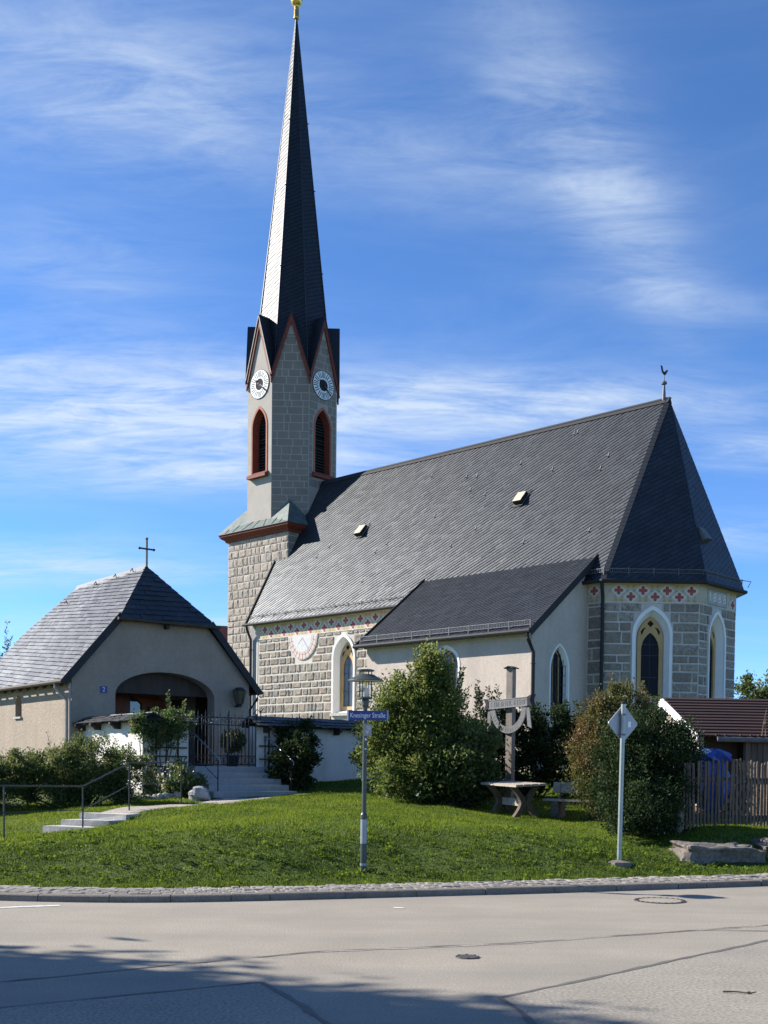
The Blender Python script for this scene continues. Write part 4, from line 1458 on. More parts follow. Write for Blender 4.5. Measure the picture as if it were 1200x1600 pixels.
for k in (0, 2, 4, 6):
    fr = FO[k]
    outer = pointed(0, 0.64, 17.1, 19.55, 20.68, 12)
    mid = pointed(0, 0.54, 17.1, 19.55, 20.54, 12)
    inn = pointed(0, 0.44, 17.2, 19.5, 20.36, 12)
    sb = MB()
    for i in range(len(outer)):
        j = (i + 1) % len(outer)
        sb.face([fr.p(*outer[i], -0.01), fr.p(*outer[j], -0.01), fr.p(*outer[j], 0.035), fr.p(*outer[i], 0.035)])
        sb.face([fr.p(*outer[i], 0.035), fr.p(*outer[j], 0.035), fr.p(*mid[j], 0.03), fr.p(*mid[i], 0.03)])
    win = sb.build('louver_window', 'salmon', CH)
    sb = MB()
    for i in range(len(mid)):
        j = (i + 1) % len(mid)
        sb.face([fr.p(*mid[i], 0.03), fr.p(*mid[j], 0.03), fr.p(*inn[j], -0.36), fr.p(*inn[i], -0.36)])
    sb.build('reveal', 'redwood', win)
    bb = MB()
    bb.prism(mid, fr.p, -0.50, -0.46)
    bb.build('backing', 'black', win)
    z = 17.32
    while z < 20.2:
        sp = span_at(inn, z - .05, z + .12)
        if sp:
            sp = (max(sp[0], -0.44), min(sp[1], 0.44))
            lv = MB()
            zz2 = z
            wdt = span_at(inn, z + .08, z + .14) or sp
            lv.raw([fr.p(wdt[0], z, -0.30), fr.p(wdt[1], z, -0.30), fr.p(wdt[1], z + 0.11, -0.44), fr.p(wdt[0], z + 0.11, -0.44),
                    fr.p(wdt[0], z - 0.02, -0.30), fr.p(wdt[1], z - 0.02, -0.30), fr.p(wdt[1], z + 0.09, -0.44), fr.p(wdt[0], z + 0.09, -0.44)],
                   [(0, 1, 2, 3), (7, 6, 5, 4), (0, 4, 5, 1), (1, 5, 6, 2), (2, 6, 7, 3), (3, 7, 4, 0)])
            lv.build('slat', 'louver', win)
        z += 0.152
    sl = MB()
    sl.raw([fr.p(-0.74, 16.93, 0.0), fr.p(0.74, 16.93, 0.0), fr.p(0.74, 16.93, 0.26), fr.p(-0.74, 16.93, 0.26), fr.p(-0.74, 17.22, 0.0), fr.p(0.74, 17.22, 0.0), fr.p(0.74, 17.08, 0.26), fr.p(-0.74, 17.08, 0.26)],
           [(0, 1, 2, 3), (7, 6, 5, 4), (0, 4, 5, 1), (1, 5, 6, 2), (2, 6, 7, 3), (3, 7, 4, 0)])
    sl.prism([(-0.54, 17.1), (0.54, 17.1), (0.54, 17.25), (-0.54, 17.25)], fr.p, -0.4, 0.0)
    sl.build('sill', 'redwood', win)

for k in (0, 2):
    fr = FO[k]
    zc, rc = 21.80, 0.75
    cir = lambda r_, n=32: [(r_ * math.cos(2 * math.pi * i / n), zc + r_ * math.sin(2 * math.pi * i / n)) for i in range(n)]
    cb = MB()
    cb.prism(cir(rc), fr.p, 0.0, 0.035)
    clock = cb.build('clock', 'clockblack', CH)
    cb = MB()
    cb.prism(cir(rc * 0.965), fr.p, 0.02, 0.042)
    cb.build('clock_face', 'clock', clock)
    cb = MB()
    cb.prism(cir(0.30), fr.p, 0.03, 0.048)
    cb.build('clock_centre', 'clockblack', clock)
    for i in range(12):
        t = math.pi / 2 - i * math.pi / 6
        nb = MB()
        for dt in ((-0.05, 0.05) if i % 3 else (-0.085, 0, 0.085)):
            c, s_ = math.cos(t), math.sin(t)
            a = (0.38 * c - dt * s_, zc + 0.38 * s_ + dt * c)
            b = (0.68 * c - dt * 1.25 * s_, zc + 0.68 * s_ + dt * 1.25 * c)
            w2 = 0.021
            nb.prism([(a[0] + w2 * s_, a[1] - w2 * c), (b[0] + w2 * s_, b[1] - w2 * c), (b[0] - w2 * s_, b[1] + w2 * c), (a[0] - w2 * s_, a[1] + w2 * c)], fr.p, 0.04, 0.046)
        nb.build('numeral', 'clockblack', clock)
    for t, ln, wd, off, mt in ((R(-40), 0.70, 0.032, 0.075, 'clockblack'), (R(-38), 0.44, 0.045, 0.065, 'steel')):
        c, s_ = math.cos(t), math.sin(t)
        hb = MB()
        P_ = [(-0.22, 0.6), (0.1, 1), (ln * .8, .8), (ln * .86, 1.7), (ln, 0.1), (ln * .86, -1.7), (ln * .8, -.8), (0.1, -1), (-0.22, -.6)]
        hb.prism([(a * c - b * wd * s_, zc + a * s_ + b * wd * c) for a, b in P_], fr.p, off, off + 0.012)
        if mt == 'clockblack':
            hb.prism([(-0.28 * c + .07 * math.cos(q), zc - 0.28 * s_ + .07 * math.sin(q)) for q in [i * math.pi / 5 for i in range(10)]], fr.p, off, off + 0.014)
        hb.prism([(.04 * math.cos(q), zc + .04 * math.sin(q)) for q in [i * math.pi / 4 for i in range(8)]], fr.p, 0.045, off + 0.02)
        hb.build('hand', mt, clock)

for k in range(8):
    fr = FO[k]
    H_ = hs + 0.03
    gb = MB()
    outer = [(-H_, gz_f + 0.02), (0, gz_a + 0.38), (H_, gz_f + 0.02)]
    gb.prism([(H_, gz_f - 0.55), (H_, gz_f + 0.02), (0, gz_a + 0.36), (-H_, gz_f + 0.02), (-H_, gz_f - 0.55), (0, gz_a - 0.16)], fr.p, 0.012 + 0.002 * (k % 2), 0.10 + 0.002 * (k % 2))
    gb.build('gable_trim', 'redwood', CH)
    rb = MB()
    for sg in (-1, 1):
        a0 = (sg * (H_ + 0.06), gz_f - 0.10)
        a1 = (0, gz_a + 0.45)
        f0, f1 = 0.13, -1.3
        q = [fr.p(*a0, f0), fr.p(*a1, f0), fr.p(*a1, f1), fr.p(*a0, f1)]
        q2 = [(x_, y_, z_ - 0.09) for x_, y_, z_ in q]
        rb.raw(q + q2, [(0, 1, 2, 3), (7, 6, 5, 4), (0, 4, 5, 1), (1, 5, 6, 2), (2, 6, 7, 3), (3, 7, 4, 0)])
    rf = rb.build('gable_roof', 'slate3', CH)
    for sg in (-1, 1):
        wv = MB()
        a0 = (sg * (H_ + 0.055), gz_f - 0.13)
        a1 = (0, gz_a + 0.40)
        wv.beam(fr.p(*a0, 0.136), fr.p(*a1, 0.136), 0.012, 0.05 if k == 0 else 0.03, (0, 0, 1))
        wv.build('verge_flashing', 'palestone' if k == 0 else 'darkmetal', rf)

# spire
SB_, ZS0, ZS1 = 2.10, 22.0, 42.0
spc = [(SB_ / math.cos(math.pi / 8) * math.cos(R(22.5 + 45 * k)), SB_ / math.cos(math.pi / 8) * math.sin(R(22.5 + 45 * k)), ZS0) for k in range(8)]
sb = MB()
for k in range(8):
    sb.face([spc[k], spc[(k + 1) % 8], (0, 0, ZS1)])
sp_ = sb.build('spire', 'slatebase', CH)
sx_ = MB()
for k in range(8):
    P0, ex, ey, poly = roof_plane([spc[k], spc[(k + 1) % 8], (0, 0, ZS1)])
    m_ = slates(P0, ex, ey, poly, 0.26, 0.20, 0.009, R(24), 0.06, 0.01, gap=0.028)
    off = len(sx_.v)
    sx_.v += m_.v
    sx_.f += [tuple(off + i for i in f) for f in m_.f]
    sx_.a += m_.a
o = sx_.build('slates', 'spire', sp_, attr=True)
o['kind'] = 'stuff'
eb = MB()
for k in range(8):
    eb.tube([Vector(spc[k]) * 1.0 + Vector((0, 0, 0.3)), Vector((0.01 * spc[k][0], 0.01 * spc[k][1], ZS1 - 0.2))], 0.035, 5, 0.02)
eb.build('hip_trim', 'slate3', sp_)
hk = MB()
for k in (0, 6, 7):
    for t in (0.3, 0.52, 0.7):
        p = Vector(spc[k]).lerp(Vector((0, 0, ZS1)), t)
        hk.beam(p, p + Vector((spc[k][0], spc[k][1], 0)).normalized() * 0.11, 0.035, 0.035)
hk.build('roof_hook', 'iron', sp_)
fb = MB()
fb.lathe((0, 0, ZS1 - 0.35), [(0.16, 0), (0.14, 0.05), (0.12, 0.6), (0.10, 0.62), (0.20, 0.66), (0.29, 0.80), (0.32, 0.98), (0.29, 1.16), (0.18, 1.28), (0.06, 1.34), (0.03, 1.6)], 16)
fb.beam((0, 0, ZS1 + 1.2), (0, 0, ZS1 + 2.6), 0.06, 0.06)
fb.beam((-0.45, 0.4, ZS1 + 2.1), (0.45, -0.4, ZS1 + 2.1), 0.06, 0.06)
fb.build('finial', 'gold', CH, smooth=True)

# ================================================================== the small chapel
CP = empty('chapel', (-8.503, 31.0, 0), 0.662,
           'low rendered chapel with half-hipped slate roof, iron cross and arched porch', 'chapel')
CW, CL = 5.58, 7.4
CZE, CZR, CZH, CI = 4.05, 7.59, 5.98, 1.40
FF = Fr((0, 0), (1, 0))
FL = Fr((0, CL), (0, -1))
ksl = (CZR - CZE) / (CW / 2 + 0.26)
zw = CZE + 0.26 * ksl - 0.1
arch = [(1.27, 1.6)] + [(2.835 - 1.565 * math.cos(t), 3.72 + 0.70 * math.sin(t)) for t in np.linspace(0, math.pi, 22)] + [(4.40, 1.6)]
nic = [(0.3 * 0 + CL - 4.24, 3.16)] + [(CL - 3.98 - 0.26 * math.cos(t), 3.56 + 0.26 * math.sin(t)) for t in np.linspace(0, math.pi, 9)] + [(CL - 3.72, 3.16)]
cb = MB()
cb.holed([(0, 0.8), (CW, 0.8), (CW, zw), (CW - CI - .1, CZH - 0.1), (CI + .1, CZH - 0.1), (0, zw)], [arch], FF.p, 0, reveal=-0.42)
cb.holed([(0, 0.8), (CL, 0.8), (CL, zw), (0, zw)], [nic], FL.p, 0, reveal=-0.30)
cb.face([(CW, 0, 0.8), (CW, CL, 0.8), (CW, CL, zw), (CW, 0, zw)])
cb.face([(CW, CL, 0.8), (0, CL, 0.8), (0, CL, zw), (CI, CL, CZH - .1), (CW - CI, CL, CZH - .1), (CW, CL, zw)])
cwall = cb.build('wall', 'chapelwall', CP)
ib = MB()
ib.face([(0.5, 2.3, 1.5), (5.1, 2.3, 1.5), (5.1, 2.3, 4.75), (0.5, 2.3, 4.75)])
ib.face([(0.5, 0.42, 1.5), (0.5, 2.3, 1.5), (0.5, 2.3, 4.75), (0.5, 0.42, 4.75)])
ib.build('porch_wall', 'chapelwall', CP)
ib = MB()
ib.face([(0.5, 0.42, 4.75), (5.1, 0.42, 4.75), (5.1, 2.3, 4.75), (0.5, 2.3, 4.75)])
ib.face([(0.5, 0.42, 3.8), (5.1, 0.42, 3.8), (5.1, 0.42, 4.75), (0.5, 0.42, 4.75)][::-1])
ib.build('porch_ceiling', 'darkwood', CP)
for i in range(10):
    p_ = MB()
    y0 = 0.43 + i * 0.187
    p_.box(5.02, 5.09 + 0.004 * (i % 2), y0, y0 + 0.18, 1.5, 4.6)
    p_.build('porch_panel', 'darkwood', CP)
ib = MB()
ib.face([(0.3, 0.0, 1.74), (5.2, 0.0, 1.74), (5.2, 2.3, 1.74), (0.3, 2.3, 1.74)])
ib.build('porch_floor', 'court', CP)
nb = MB()
nb.prism([(a, b - .02) for a, b in nic], FL.p, -0.31, -0.28)
nb.build('niche_pane', 'glass', CP)
nb = MB()
nb.prism([(CL - 4.28, 3.11), (CL - 3.68, 3.11), (CL - 3.68, 3.165), (CL - 4.28, 3.165)], FL.p, -0.2, 0.06)
nb.build('niche_sill', 'granite', CP)
# arched inner door
FBk = Fr((0, 2.3), (1, 0))


def darch(x0, x1, zs, h, n=14):
    c, r_ = (x0 + x1) / 2, (x1 - x0) / 2
    return [(x0, 1.74)] + [(c - r_ * math.cos(t), zs + h * math.sin(t)) for t in np.linspace(0, math.pi, n)] + [(x1, 1.74)]


db = MB()
panes = [[(1.55, 2.0), (2.05, 2.0), (2.05, 3.80), (1.55, 3.66)], [(2.75, 2.0), (3.15, 2.0), (3.15, 3.62), (3.0, 3.74), (2.75, 3.86)], [(3.30, 2.0), (3.68, 2.0), (3.68, 3.25), (3.5, 3.45), (3.30, 3.56)]]
db.holed(darch(1.30, 3.92, 3.22, 0.85), panes, FBk.p, 0.12, reveal=0.03)
ol = darch(1.30, 3.92, 3.22, 0.85)
for i in range(len(ol) - 1):
    db.face([FBk.p(*ol[i], 0.0), FBk.p(*ol[i + 1], 0.0), FBk.p(*ol[i + 1], 0.12), FBk.p(*ol[i], 0.12)])
ol2 = darch(1.18, 4.04, 3.22, 0.97)
for i in range(len(ol) - 1):
    db.face([FBk.p(*ol[i], 0.14), FBk.p(*ol[i + 1], 0.14), FBk.p(*ol2[i + 1], 0.14), FBk.p(*ol2[i], 0.14)])
    db.face([FBk.p(*ol2[i], 0.0), FBk.p(*ol2[i + 1], 0.0), FBk.p(*ol2[i + 1], 0.14), FBk.p(*ol2[i], 0.14)])
door = db.build('door', 'doorwood', CP)
for p_ in panes:
    gb = MB()
    gb.prism(p_, FBk.p, 0.02, 0.035)
    gb.build('pane', 'porchglass', door)
gb = MB()
gb.prism([(4.15, 3.3), (4.6, 3.3), (4.6, 3.8), (4.15, 3.8)], FBk.p, 0.0, 0.06)
gb.build('notice_board', 'darkwood', CP)

# roof
Lb = CL + 0.15
OV_ = -0.14
kept = [0]
sl_items = []


def keep_slate(up4, dn2):
    c = sum(up4, Vector()) / 4
    if kept[0] >= 298 or c.y > 3.6:
        return False
    kept[0] += 1
    sl_items.append((up4, dn2))
    return True


lroof = slate_roof('roof', CP, [(-0.26, Lb, CZE), (-0.26, OV_, CZE), (CI, OV_, CZH), (CW / 2, 1.23, CZR), (CW / 2, 6.19, CZR), (CI, Lb, CZH)], 0.36, 0.15, 0.014, 'slate2', R(-7), 0.10, keep_slate, gap=0.020)
for up4, dn2 in sl_items:
    s_ = MB()
    s_.face(up4)
    s_.face([up4[1], up4[0], dn2[0], dn2[1]])
    s_.face([up4[0], up4[3], dn2[0]])
    s_.face([up4[2], up4[1], dn2[1]])
    s_.build('slate', 'slate2', lroof)
slate_roof('roof', CP, [(CW + 0.26, OV_, CZE), (CW + 0.26, Lb, CZE), (CW - CI, Lb, CZH), (CW / 2, 6.19, CZR), (CW / 2, 1.23, CZR), (CW - CI, OV_, CZH)], 0.40, 0.215, 0.02, 'slate2')
hz = CZH - 0.17
slate_roof('hip_roof', CP, [(CI - 0.14, OV_ - 0.15, hz), (CW - CI + 0.14, OV_ - 0.15, hz), (CW / 2, 1.235, CZR + .012)], 0.34, 0.2, 0.02, 'slate3', R(4))
slate_roof('hip_roof', CP, [(CW - CI, Lb + .15, hz), (CI, Lb + .15, hz), (CW / 2, 6.185, CZR + .01)], 0.5, 0.3, 0.02, 'slate2')
rb = MB()
rb.prism([(-0.13, -0.13), (0, 0.05), (0.13, -0.13), (0, -0.05)], lambda a, b, d: (CW / 2 + a, d, CZR + b), 1.2, 6.25)
rb.build('ridge_cap', 'slate2', CP)
for sg in (-1, 1):
    vb = MB()
    c = CW / 2
    a = Vector((c + sg * (CW / 2 + 0.30), OV_ - 0.012, CZE - 0.10))
    b = Vector((c + sg * (CW / 2 - CI), OV_ - 0.012, CZH - 0.06))
    vb.beam(a, b, 0.03, 0.20)
    vb.build('verge_board', 'darkmetal', CP)
vb = MB()
vb.beam((CI - 0.20, OV_ - 0.18, hz - 0.02), (CW - CI + 0.20, OV_ - 0.18, hz - 0.02), 0.10, 0.07)
vb.box(2.74, 2.84, OV_ - 0.04, 0.0, hz - 0.17, hz - 0.05)
vb.build('hip_gutter', 'darkwood', CP)
gb = MB()
gb.tube([(-0.33, -0.18, CZE - 0.06), (-0.33, Lb, CZE - 0.06)], 0.06, 8)
gb.tube([(CW + 0.33, -0.18, CZE - 0.06), (CW + 0.33, Lb, CZE - 0.06)], 0.06, 8)
gb.build('gutter', 'darkwood', CP)
for i in range(12):
    r_ = MB()
    y = 0.25 + i * 0.62
    r_.beam((0.1, y, CZE + 0.24), (-0.24, y, CZE - 0.14), 0.10, 0.13)
    r_.build('rafter_end', 'darkwood', CP)
gd = downpipe(CP, [(-0.33, 0.35, CZE - 0.08), (-0.33, 0.34, CZE - 0.2), (-0.09, 0.12, CZE - 0.55), (-0.09, 0.12, 1.0)], 0.05, 'greypipe')
downpipe(CP, [(CW + 0.33, 0.0, CZE - 0.08), (CW + 0.32, 0.05, CZE - 0.25), (CW + 0.09, 0.12, CZE - 0.6), (CW + 0.09, 0.12, 1.5)], 0.045, 'darkmetal')
cp2 = MB()
cp2.tube([(-0.06, -0.02 + 0.0, zw - 0.3), (-0.06, -0.02, 1.0)], 0.03, 6)
cp2.build('lightning_conductor', 'greypipe', CP)
hk = MB()
for y, u in ((1.9, .97), (3.0, .96), (4.3, .94), (5.6, .8)):
    x_ = -0.26 + u * (CW / 2 + 0.26)
    z_ = CZE + u * (CZR - CZE)
    hk.tube([(x_, y, z_ + .02), (x_ - .06, y - .06, z_ + .12), (x_ - .14, y - .1, z_ + .02)], 0.014, 5)
hk.build('ladder_hook', 'iron', CP)
cx_ = MB()
cz0 = CZR - 0.02
cx_.beam((CW / 2, 1.2, cz0), (CW / 2, 1.2, cz0 + 0.80), 0.045, 0.045)
cx_.beam((CW / 2 - 0.21, 1.2, cz0 + 0.53), (CW / 2 + 0.21, 1.2, cz0 + 0.53), 0.04, 0.045)
for p_ in ((CW / 2 - 0.23, cz0 + 0.53), (CW / 2 + 0.23, cz0 + 0.53), (CW / 2, cz0 + 0.83)):
    cx_.lathe((p_[0], 1.2, p_[1]), [(0.01, -0.04), (0.04, -0.02), (0.045, 0), (0.04, 0.02), (0.01, 0.04)], 8)
cx_.build('roof_cross', 'iron', CP)
# porch lantern and number plate
lt = MB()
lc = (5.12, -0.22)


def frus(mb, c, r0, z0, r1, z1, n=4):
    q0 = [(c[0] + r0 * math.cos(math.pi / 4 + 2 * math.pi * i / n), c[1] + r0 * math.sin(math.pi / 4 + 2 * math.pi * i / n), z0) for i in range(n)]
    q1 = [(c[0] + r1 * math.cos(math.pi / 4 + 2 * math.pi * i / n), c[1] + r1 * math.sin(math.pi / 4 + 2 * math.pi * i / n), z1) for i in range(n)]
    mb.raw(q0 + q1, [tuple(range(n - 1, -1, -1)), tuple(range(n, 2 * n))] + [(i, (i + 1) % n, n + (i + 1) % n, n + i) for i in range(n)])


frus(lt, lc, 0.21, 4.00, 0.10, 4.10, 6)
frus(lt, lc, 0.07, 3.52, 0.11, 3.62, 6)
for i in range(6):
    t = math.pi / 4 + i * math.pi / 3
    lt.beam((lc[0] + 0.11 * math.cos(t), lc[1] + 0.11 * math.sin(t), 3.62), (lc[0] + 0.195 * math.cos(t), lc[1] + 0.195 * math.sin(t), 4.0), 0.02, 0.02)
lt.beam((lc[0], -0.22, 3.55), (lc[0], 0, 3.55), 0.05, 0.06)
lan = lt.build('wall_lantern', 'iron', CP)
lg = MB()
frus(lg, lc, 0.10, 3.625, 0.185, 3.998, 6)
M['lanternglass'] = glassmat('lantern_glass', (0.10, 0.095, 0.05), 0.3, 0.5)
lg.build('lantern_glass', 'lanternglass', lan)
hn = MB()
hn.prism([(0.82, 3.74), (1.02, 3.74), (1.02, 3.92), (0.82, 3.92)], FF.p, 0, 0.02)
hn = hn.build('number_plate', 'blue', CP)
o = link('numeral', text_mesh('2', 0.17), 'signwhite', hn)
o.matrix_local = Matrix.Translation(FF.p(0.92, 3.83, 0.024)) @ Matrix.Rotation(math.pi / 2, 4, 'X')

# ================================================================== forecourt walls, gate and steps
TH = 0.662
DV = Vector((math.cos(TH), math.sin(TH)))
BV = Vector((-math.sin(TH), math.cos(TH)))


def coping(parent, a, b, w, z0, z1, sl=0.24, side=1):
    """double-pitched slate coping between two plan points"""
    a, b = Vector((*a, 0)), Vector((*b, 0))
    d = (b - a).normalized()
    n_ = Vector((d.y, -d.x, 0))
    for sg in (1, -1):
        if sg == 1:
            c = [a + n_ * w, b + n_ * w, b, a]
        else:
            c = [b - n_ * w, a - n_ * w, a, b]
        cs = [(q.x, q.y, z0 if i < 2 else z1) for i, q in enumerate(c)]
        rf = None
        base = MB()
        base.raw(cs + [(x_, y_, z_ - 0.05) for x_, y_, z_ in cs], [(0, 1, 2, 3), (7, 6, 5, 4), (0, 4, 5, 1), (1, 5, 6, 2), (2, 6, 7, 3), (3, 7, 4, 0)])
        bo_ = base.build('coping', 'slatebase', parent)
        P0, ex, ey, poly = roof_plane(cs)
        nn = ex.cross(ey)
        L_ = poly[1][0]
        H_ = poly[2][1]
        rows_ = 3
        h_ = H_ / rows_
        for r_ in range(rows_):
            x_ = -random.uniform(0, sl * 0.6)
            while x_ < L_:
                ww = sl * random.uniform(0.7, 1.3)
                x0_, x1_ = max(-0.03, x_), min(L_ + 0.03, x_ + ww - 0.01)
                if x1_ - x0_ > 0.04:
                    ya, yb = r_ * h_ - 0.05 + random.uniform(-.02, .02), (r_ + 1) * h_ + 0.02
                    t0, t1 = random.uniform(0.028, 0.05), random.uniform(0.008, 0.014)
                    v = [P0 + ex * x0_ + ey * ya + nn * t0, P0 + ex * x1_ + ey * (ya + random.uniform(-.02, .02)) + nn * (t0 + random.uniform(-.008, .008)), P0 + ex * x1_ + ey * yb + nn * t1, P0 + ex * x0_ + ey * yb + nn * t1]
                    lo_ = [q - nn * 0.016 for q in v]
                    s_ = MB()
                    s_.raw(v + lo_, [(0, 1, 2, 3), (0, 4, 5, 1), (1, 5, 6, 2), (2, 6, 7, 3), (3, 7, 4, 0)])
                    s_.build('slate', 'slate2', bo_)
                x_ += ww


def corbel(parent, p, d, mat='darkwood'):
    mb = MB()
    d = Vector((*d, 0)).normalized()
    pts = [(0, 0), (0.30, 0), (0.30, -0.06), (0.20, -0.10), (0.14, -0.17), (0, -0.17)]
    sd = Vector((-d.y, d.x, 0))
    mb.prism(pts, lambda a, b, q: tuple(Vector((p[0], p[1], p[2])) + d * a + sd * q + Vector((0, 0, b))), -0.05, 0.05)
    mb.build('corbel', mat, parent)


LW = empty('forecourt_wall', (-6.0, 28.3, 0), TH, 'white limewashed wall corner with slate coping, trellis on its shaded face', 'wall')
mb = MB()
mb.box(0, 1.27, 0, 0.36, 0.6, 2.86)
mb.box(0.002, 0.36, 0.36, 3.74, 0.6, 2.86)
mb.build('masonry', 'limewash', LW)
coping(LW, (0.0, 0.18), (1.38, 0.18), 0.36, 2.86, 3.05)
coping(LW, (0.18, 3.72), (0.18, -0.16), 0.40, 2.862, 3.052)
for y in (0.12, 1.3, 2.5, 3.5):
    corbel(LW, (0, y, 2.84), (-1, 0))
RW = empty('forecourt_wall', (-3.4, 30.3, 0), TH, 'long white limewashed wall in shade with slate coping behind the street lamp', 'wall')
mb = MB()
mb.box(0, 6.4, 0, 0.36, 0.8, 2.84)
mb.build('masonry', 'limewash', RW)
coping(RW, (-0.12, 0.18), (6.5, 0.18), 0.42, 2.84, 3.08)
for x_ in (0.25, 2.55, 4.9):
    corbel(RW, (x_, 0, 2.82), (0, -1))
for W_, x0_, x1_, zs in ((LW, 0.12, 1.2, (1.72, 1.98, 2.2)), (RW, 0.05, 1.5, (1.95, 2.3))):
    tr = MB()
    for z in zs:
        tr.beam((x0_, -0.06, z), (x1_, -0.06, z), 0.03, 0.035)
    nx_ = 2
    for i in range(nx_):
        xx = x0_ + (x1_ - x0_) * (0.22 + 0.56 * i)
        tr.beam((xx, -0.03, 1.2), (xx, -0.03, 2.75), 0.04, 0.03)
    tr.build('trellis', 'darkwood', W_)

GT = empty('iron_gate', (-4.98, 29.12, 1.745), TH, 'wrought iron gate with spikes at the top of the entrance steps', 'gate')
GWd = 2.0
nbar = 19
for i in range(nbar):
    x_ = 0.03 + (GWd - 0.06) * i / (nbar - 1)
    b = MB()
    b.beam((x_, 0, 0.03), (x_, 0, 1.33), 0.016, 0.016)
    b.build('bar', 'iron', GT)
    if i % 2 == 0:
        s_ = MB()
        s_.lathe((x_, 0, 1.30), [(0.008, 0), (0.018, 0.03), (0.008, 0.10), (0.003, 0.16)], 6)
        s_.build('spike', 'iron', GT)
for z, h in ((0.05, 0.03), (0.28, 0.02), (1.08, 0.03), (1.27, 0.03)):
    b = MB()
    b.beam((0, 0, z), (GWd, 0, z), 0.025, h)
    b.build('rail', 'iron', GT)
for x_ in (0.02, 1.13, 1.99):
    b = MB()
    b.beam((x_, 0, 0), (x_, 0, 1.40 if x_ != 1.13 else 1.45), 0.045, 0.045)
    b.build('post', 'iron', GT)
for i in range(14):
    x_ = 0.10 + i * 0.138
    s_ = MB()
    pts = []
    for t in np.linspace(0, 1.6 * math.pi, 12):
        rr = 0.055 * (1 - t / (2.6 * math.pi))
        pts.append((x_ + rr * math.cos(t + i), -0.015, 1.175 + rr * math.sin(t + i) * 1.2))
    s_.tube(pts, 0.009, 5)
    s_.build('scroll', 'steel' if i < 6 else 'iron', GT)
for i in range(9):
    x_ = 0.14 + i * 0.215
    s_ = MB()
    s_.tube([(x_ - 0.09, 0.0, 0.06), (x_, 0.004, 0.17), (x_ + 0.09, 0, 0.27)], 0.007, 4)
    s_.tube([(x_ - 0.09, 0.0, 0.27), (x_, -0.004, 0.17), (x_ + 0.09, 0, 0.06)], 0.007, 4)
    s_.build('lattice', 'iron', GT)
s_ = MB()
for zz_ in (0.35, 0.75, 1.1):
    pts = [(GWd + 0.07 + 0.05 * math.cos(t), 0, zz_ + 0.1 * math.sin(t) + t * 0.01) for t in np.linspace(0, 5, 12)]
    s_.tube(pts, 0.01, 4)
s_.beam((GWd + 0.12, 0, 0), (GWd + 0.12, 0, 1.5), 0.02, 0.02)
s_.tube([(GWd - .1, 0, 1.4), (GWd, 0, 1.52), (GWd + .12, 0, 1.45), (GWd + .2, 0, 1.55)], 0.012, 4)
s_.build('side_scroll', 'iron', GT)
pot = empty('potted_plant', (-4.02, 30.25, 1.745), 0, 'leafy potted shrub behind the iron gate bars', 'plant')
pb = MB()
pb.lathe((0, 0, 0), [(0.13, 0), (0.17, 0.26), (0.185, 0.27), (0.185, 0.30), (0.16, 0.30), (0.15, 0.27)], 14)
pb.build('pot', 'pot', pot, smooth=False)
# paved forecourt
fc = MB()
fc.face([(*(Vector((-6.0, 28.3)) + DV * a + BV * b), 1.742) for a, b in ((0.3, 0.3), (7.0, 0.3), (7.0, 3.7), (0.3, 3.7))])
fc.face([(*(Vector((-6.0, 28.3)) + DV * a + BV * b), zz_) for a, b, zz_ in ((0.3, 0.3, 1.742), (7.0, 0.3, 1.742), (7.0, 0.3, 1.0), (0.3, 0.3, 1.0))])
fc.build('forecourt', 'court')['kind'] = 'structure'

SP = empty('entrance_steps', (-4.98, 29.12, 0), TH, 'five wide grey granite steps leading up to the iron gate', 'steps')
top = 1.745
for k in range(5):
    zt = top - 0.154 * k
    y1 = -0.02 - 0.31 * k
    f = k / 4
    x0_, x1_ = -0.02 - 0.15 * f, 2.06 + 0.20 * f
    s_ = MB()
    b = 0.012
    yb = y1 + 0.42 if k else 0.35
    y0_ = y1 - 0.31
    s_.raw([(x0_, y0_, zt - 0.154), (x1_, y0_, zt - 0.154), (x1_, y0_, zt - b), (x1_, y0_ + b, zt), (x1_, yb, zt), (x1_, yb, zt - 0.154),
            (x0_, y0_, zt - b), (x0_, y0_ + b, zt), (x0_, yb, zt), (x0_, yb, zt - 0.154)],
           [(0, 1, 2, 6), (6, 2, 3, 7), (7, 3, 4, 8), (1, 5, 4, 3, 2), (0, 6, 7, 8, 9), (5, 9, 8, 4), (0, 9, 5, 1)])
    s_.build('step', 'granite', SP)
s_ = MB()
s_.box(-0.1, 2.4, -2.1, -1.56, 0.93, 0.955)
s_.build('landing_slab', 'palestone', SP)


def handrail(name, x_, label):
    root = empty(name, tuple(Vector((-4.98, 29.12, 0)) + Vector((DV.x, DV.y, 0)) * x_), TH, label, 'handrail')
    a = MB()
    a.tube([(0, -0.02, 2.52), (0, -0.12, 2.56), (0, -0.22, 2.53), (0, -1.42, 1.92), (0, -1.50, 1.86), (0, -1.48, 1.80)], 0.02, 7)
    pts = [(0, -0.10 + 0.07 * math.sin(t), 2.49 + 0.07 * math.cos(t)) for t in np.linspace(0, 5.5, 12)]
    a.tube(pts, 0.012, 5)
    a.build('rail', 'steel', root)
    for y, z0, z1 in ((-0.10, 1.6, 2.54), (-1.38, 1.1, 1.94)):
        p_ = MB()
        p_.beam((0, y, z0), (0, y, z1), 0.022, 0.022)
        p_.build('post', 'iron', root)
    b = MB()
    b.tube([(0, -0.1, 2.05), (0, -1.38, 1.42)], 0.010, 5)
    b.build('lower_rail', 'iron', root)


handrail('step_handrail', 0.05, 'curled iron handrail on the rose side of the entrance steps')
handrail('step_handrail', 2.2, 'curled iron handrail beside the rhododendron at the entrance steps')

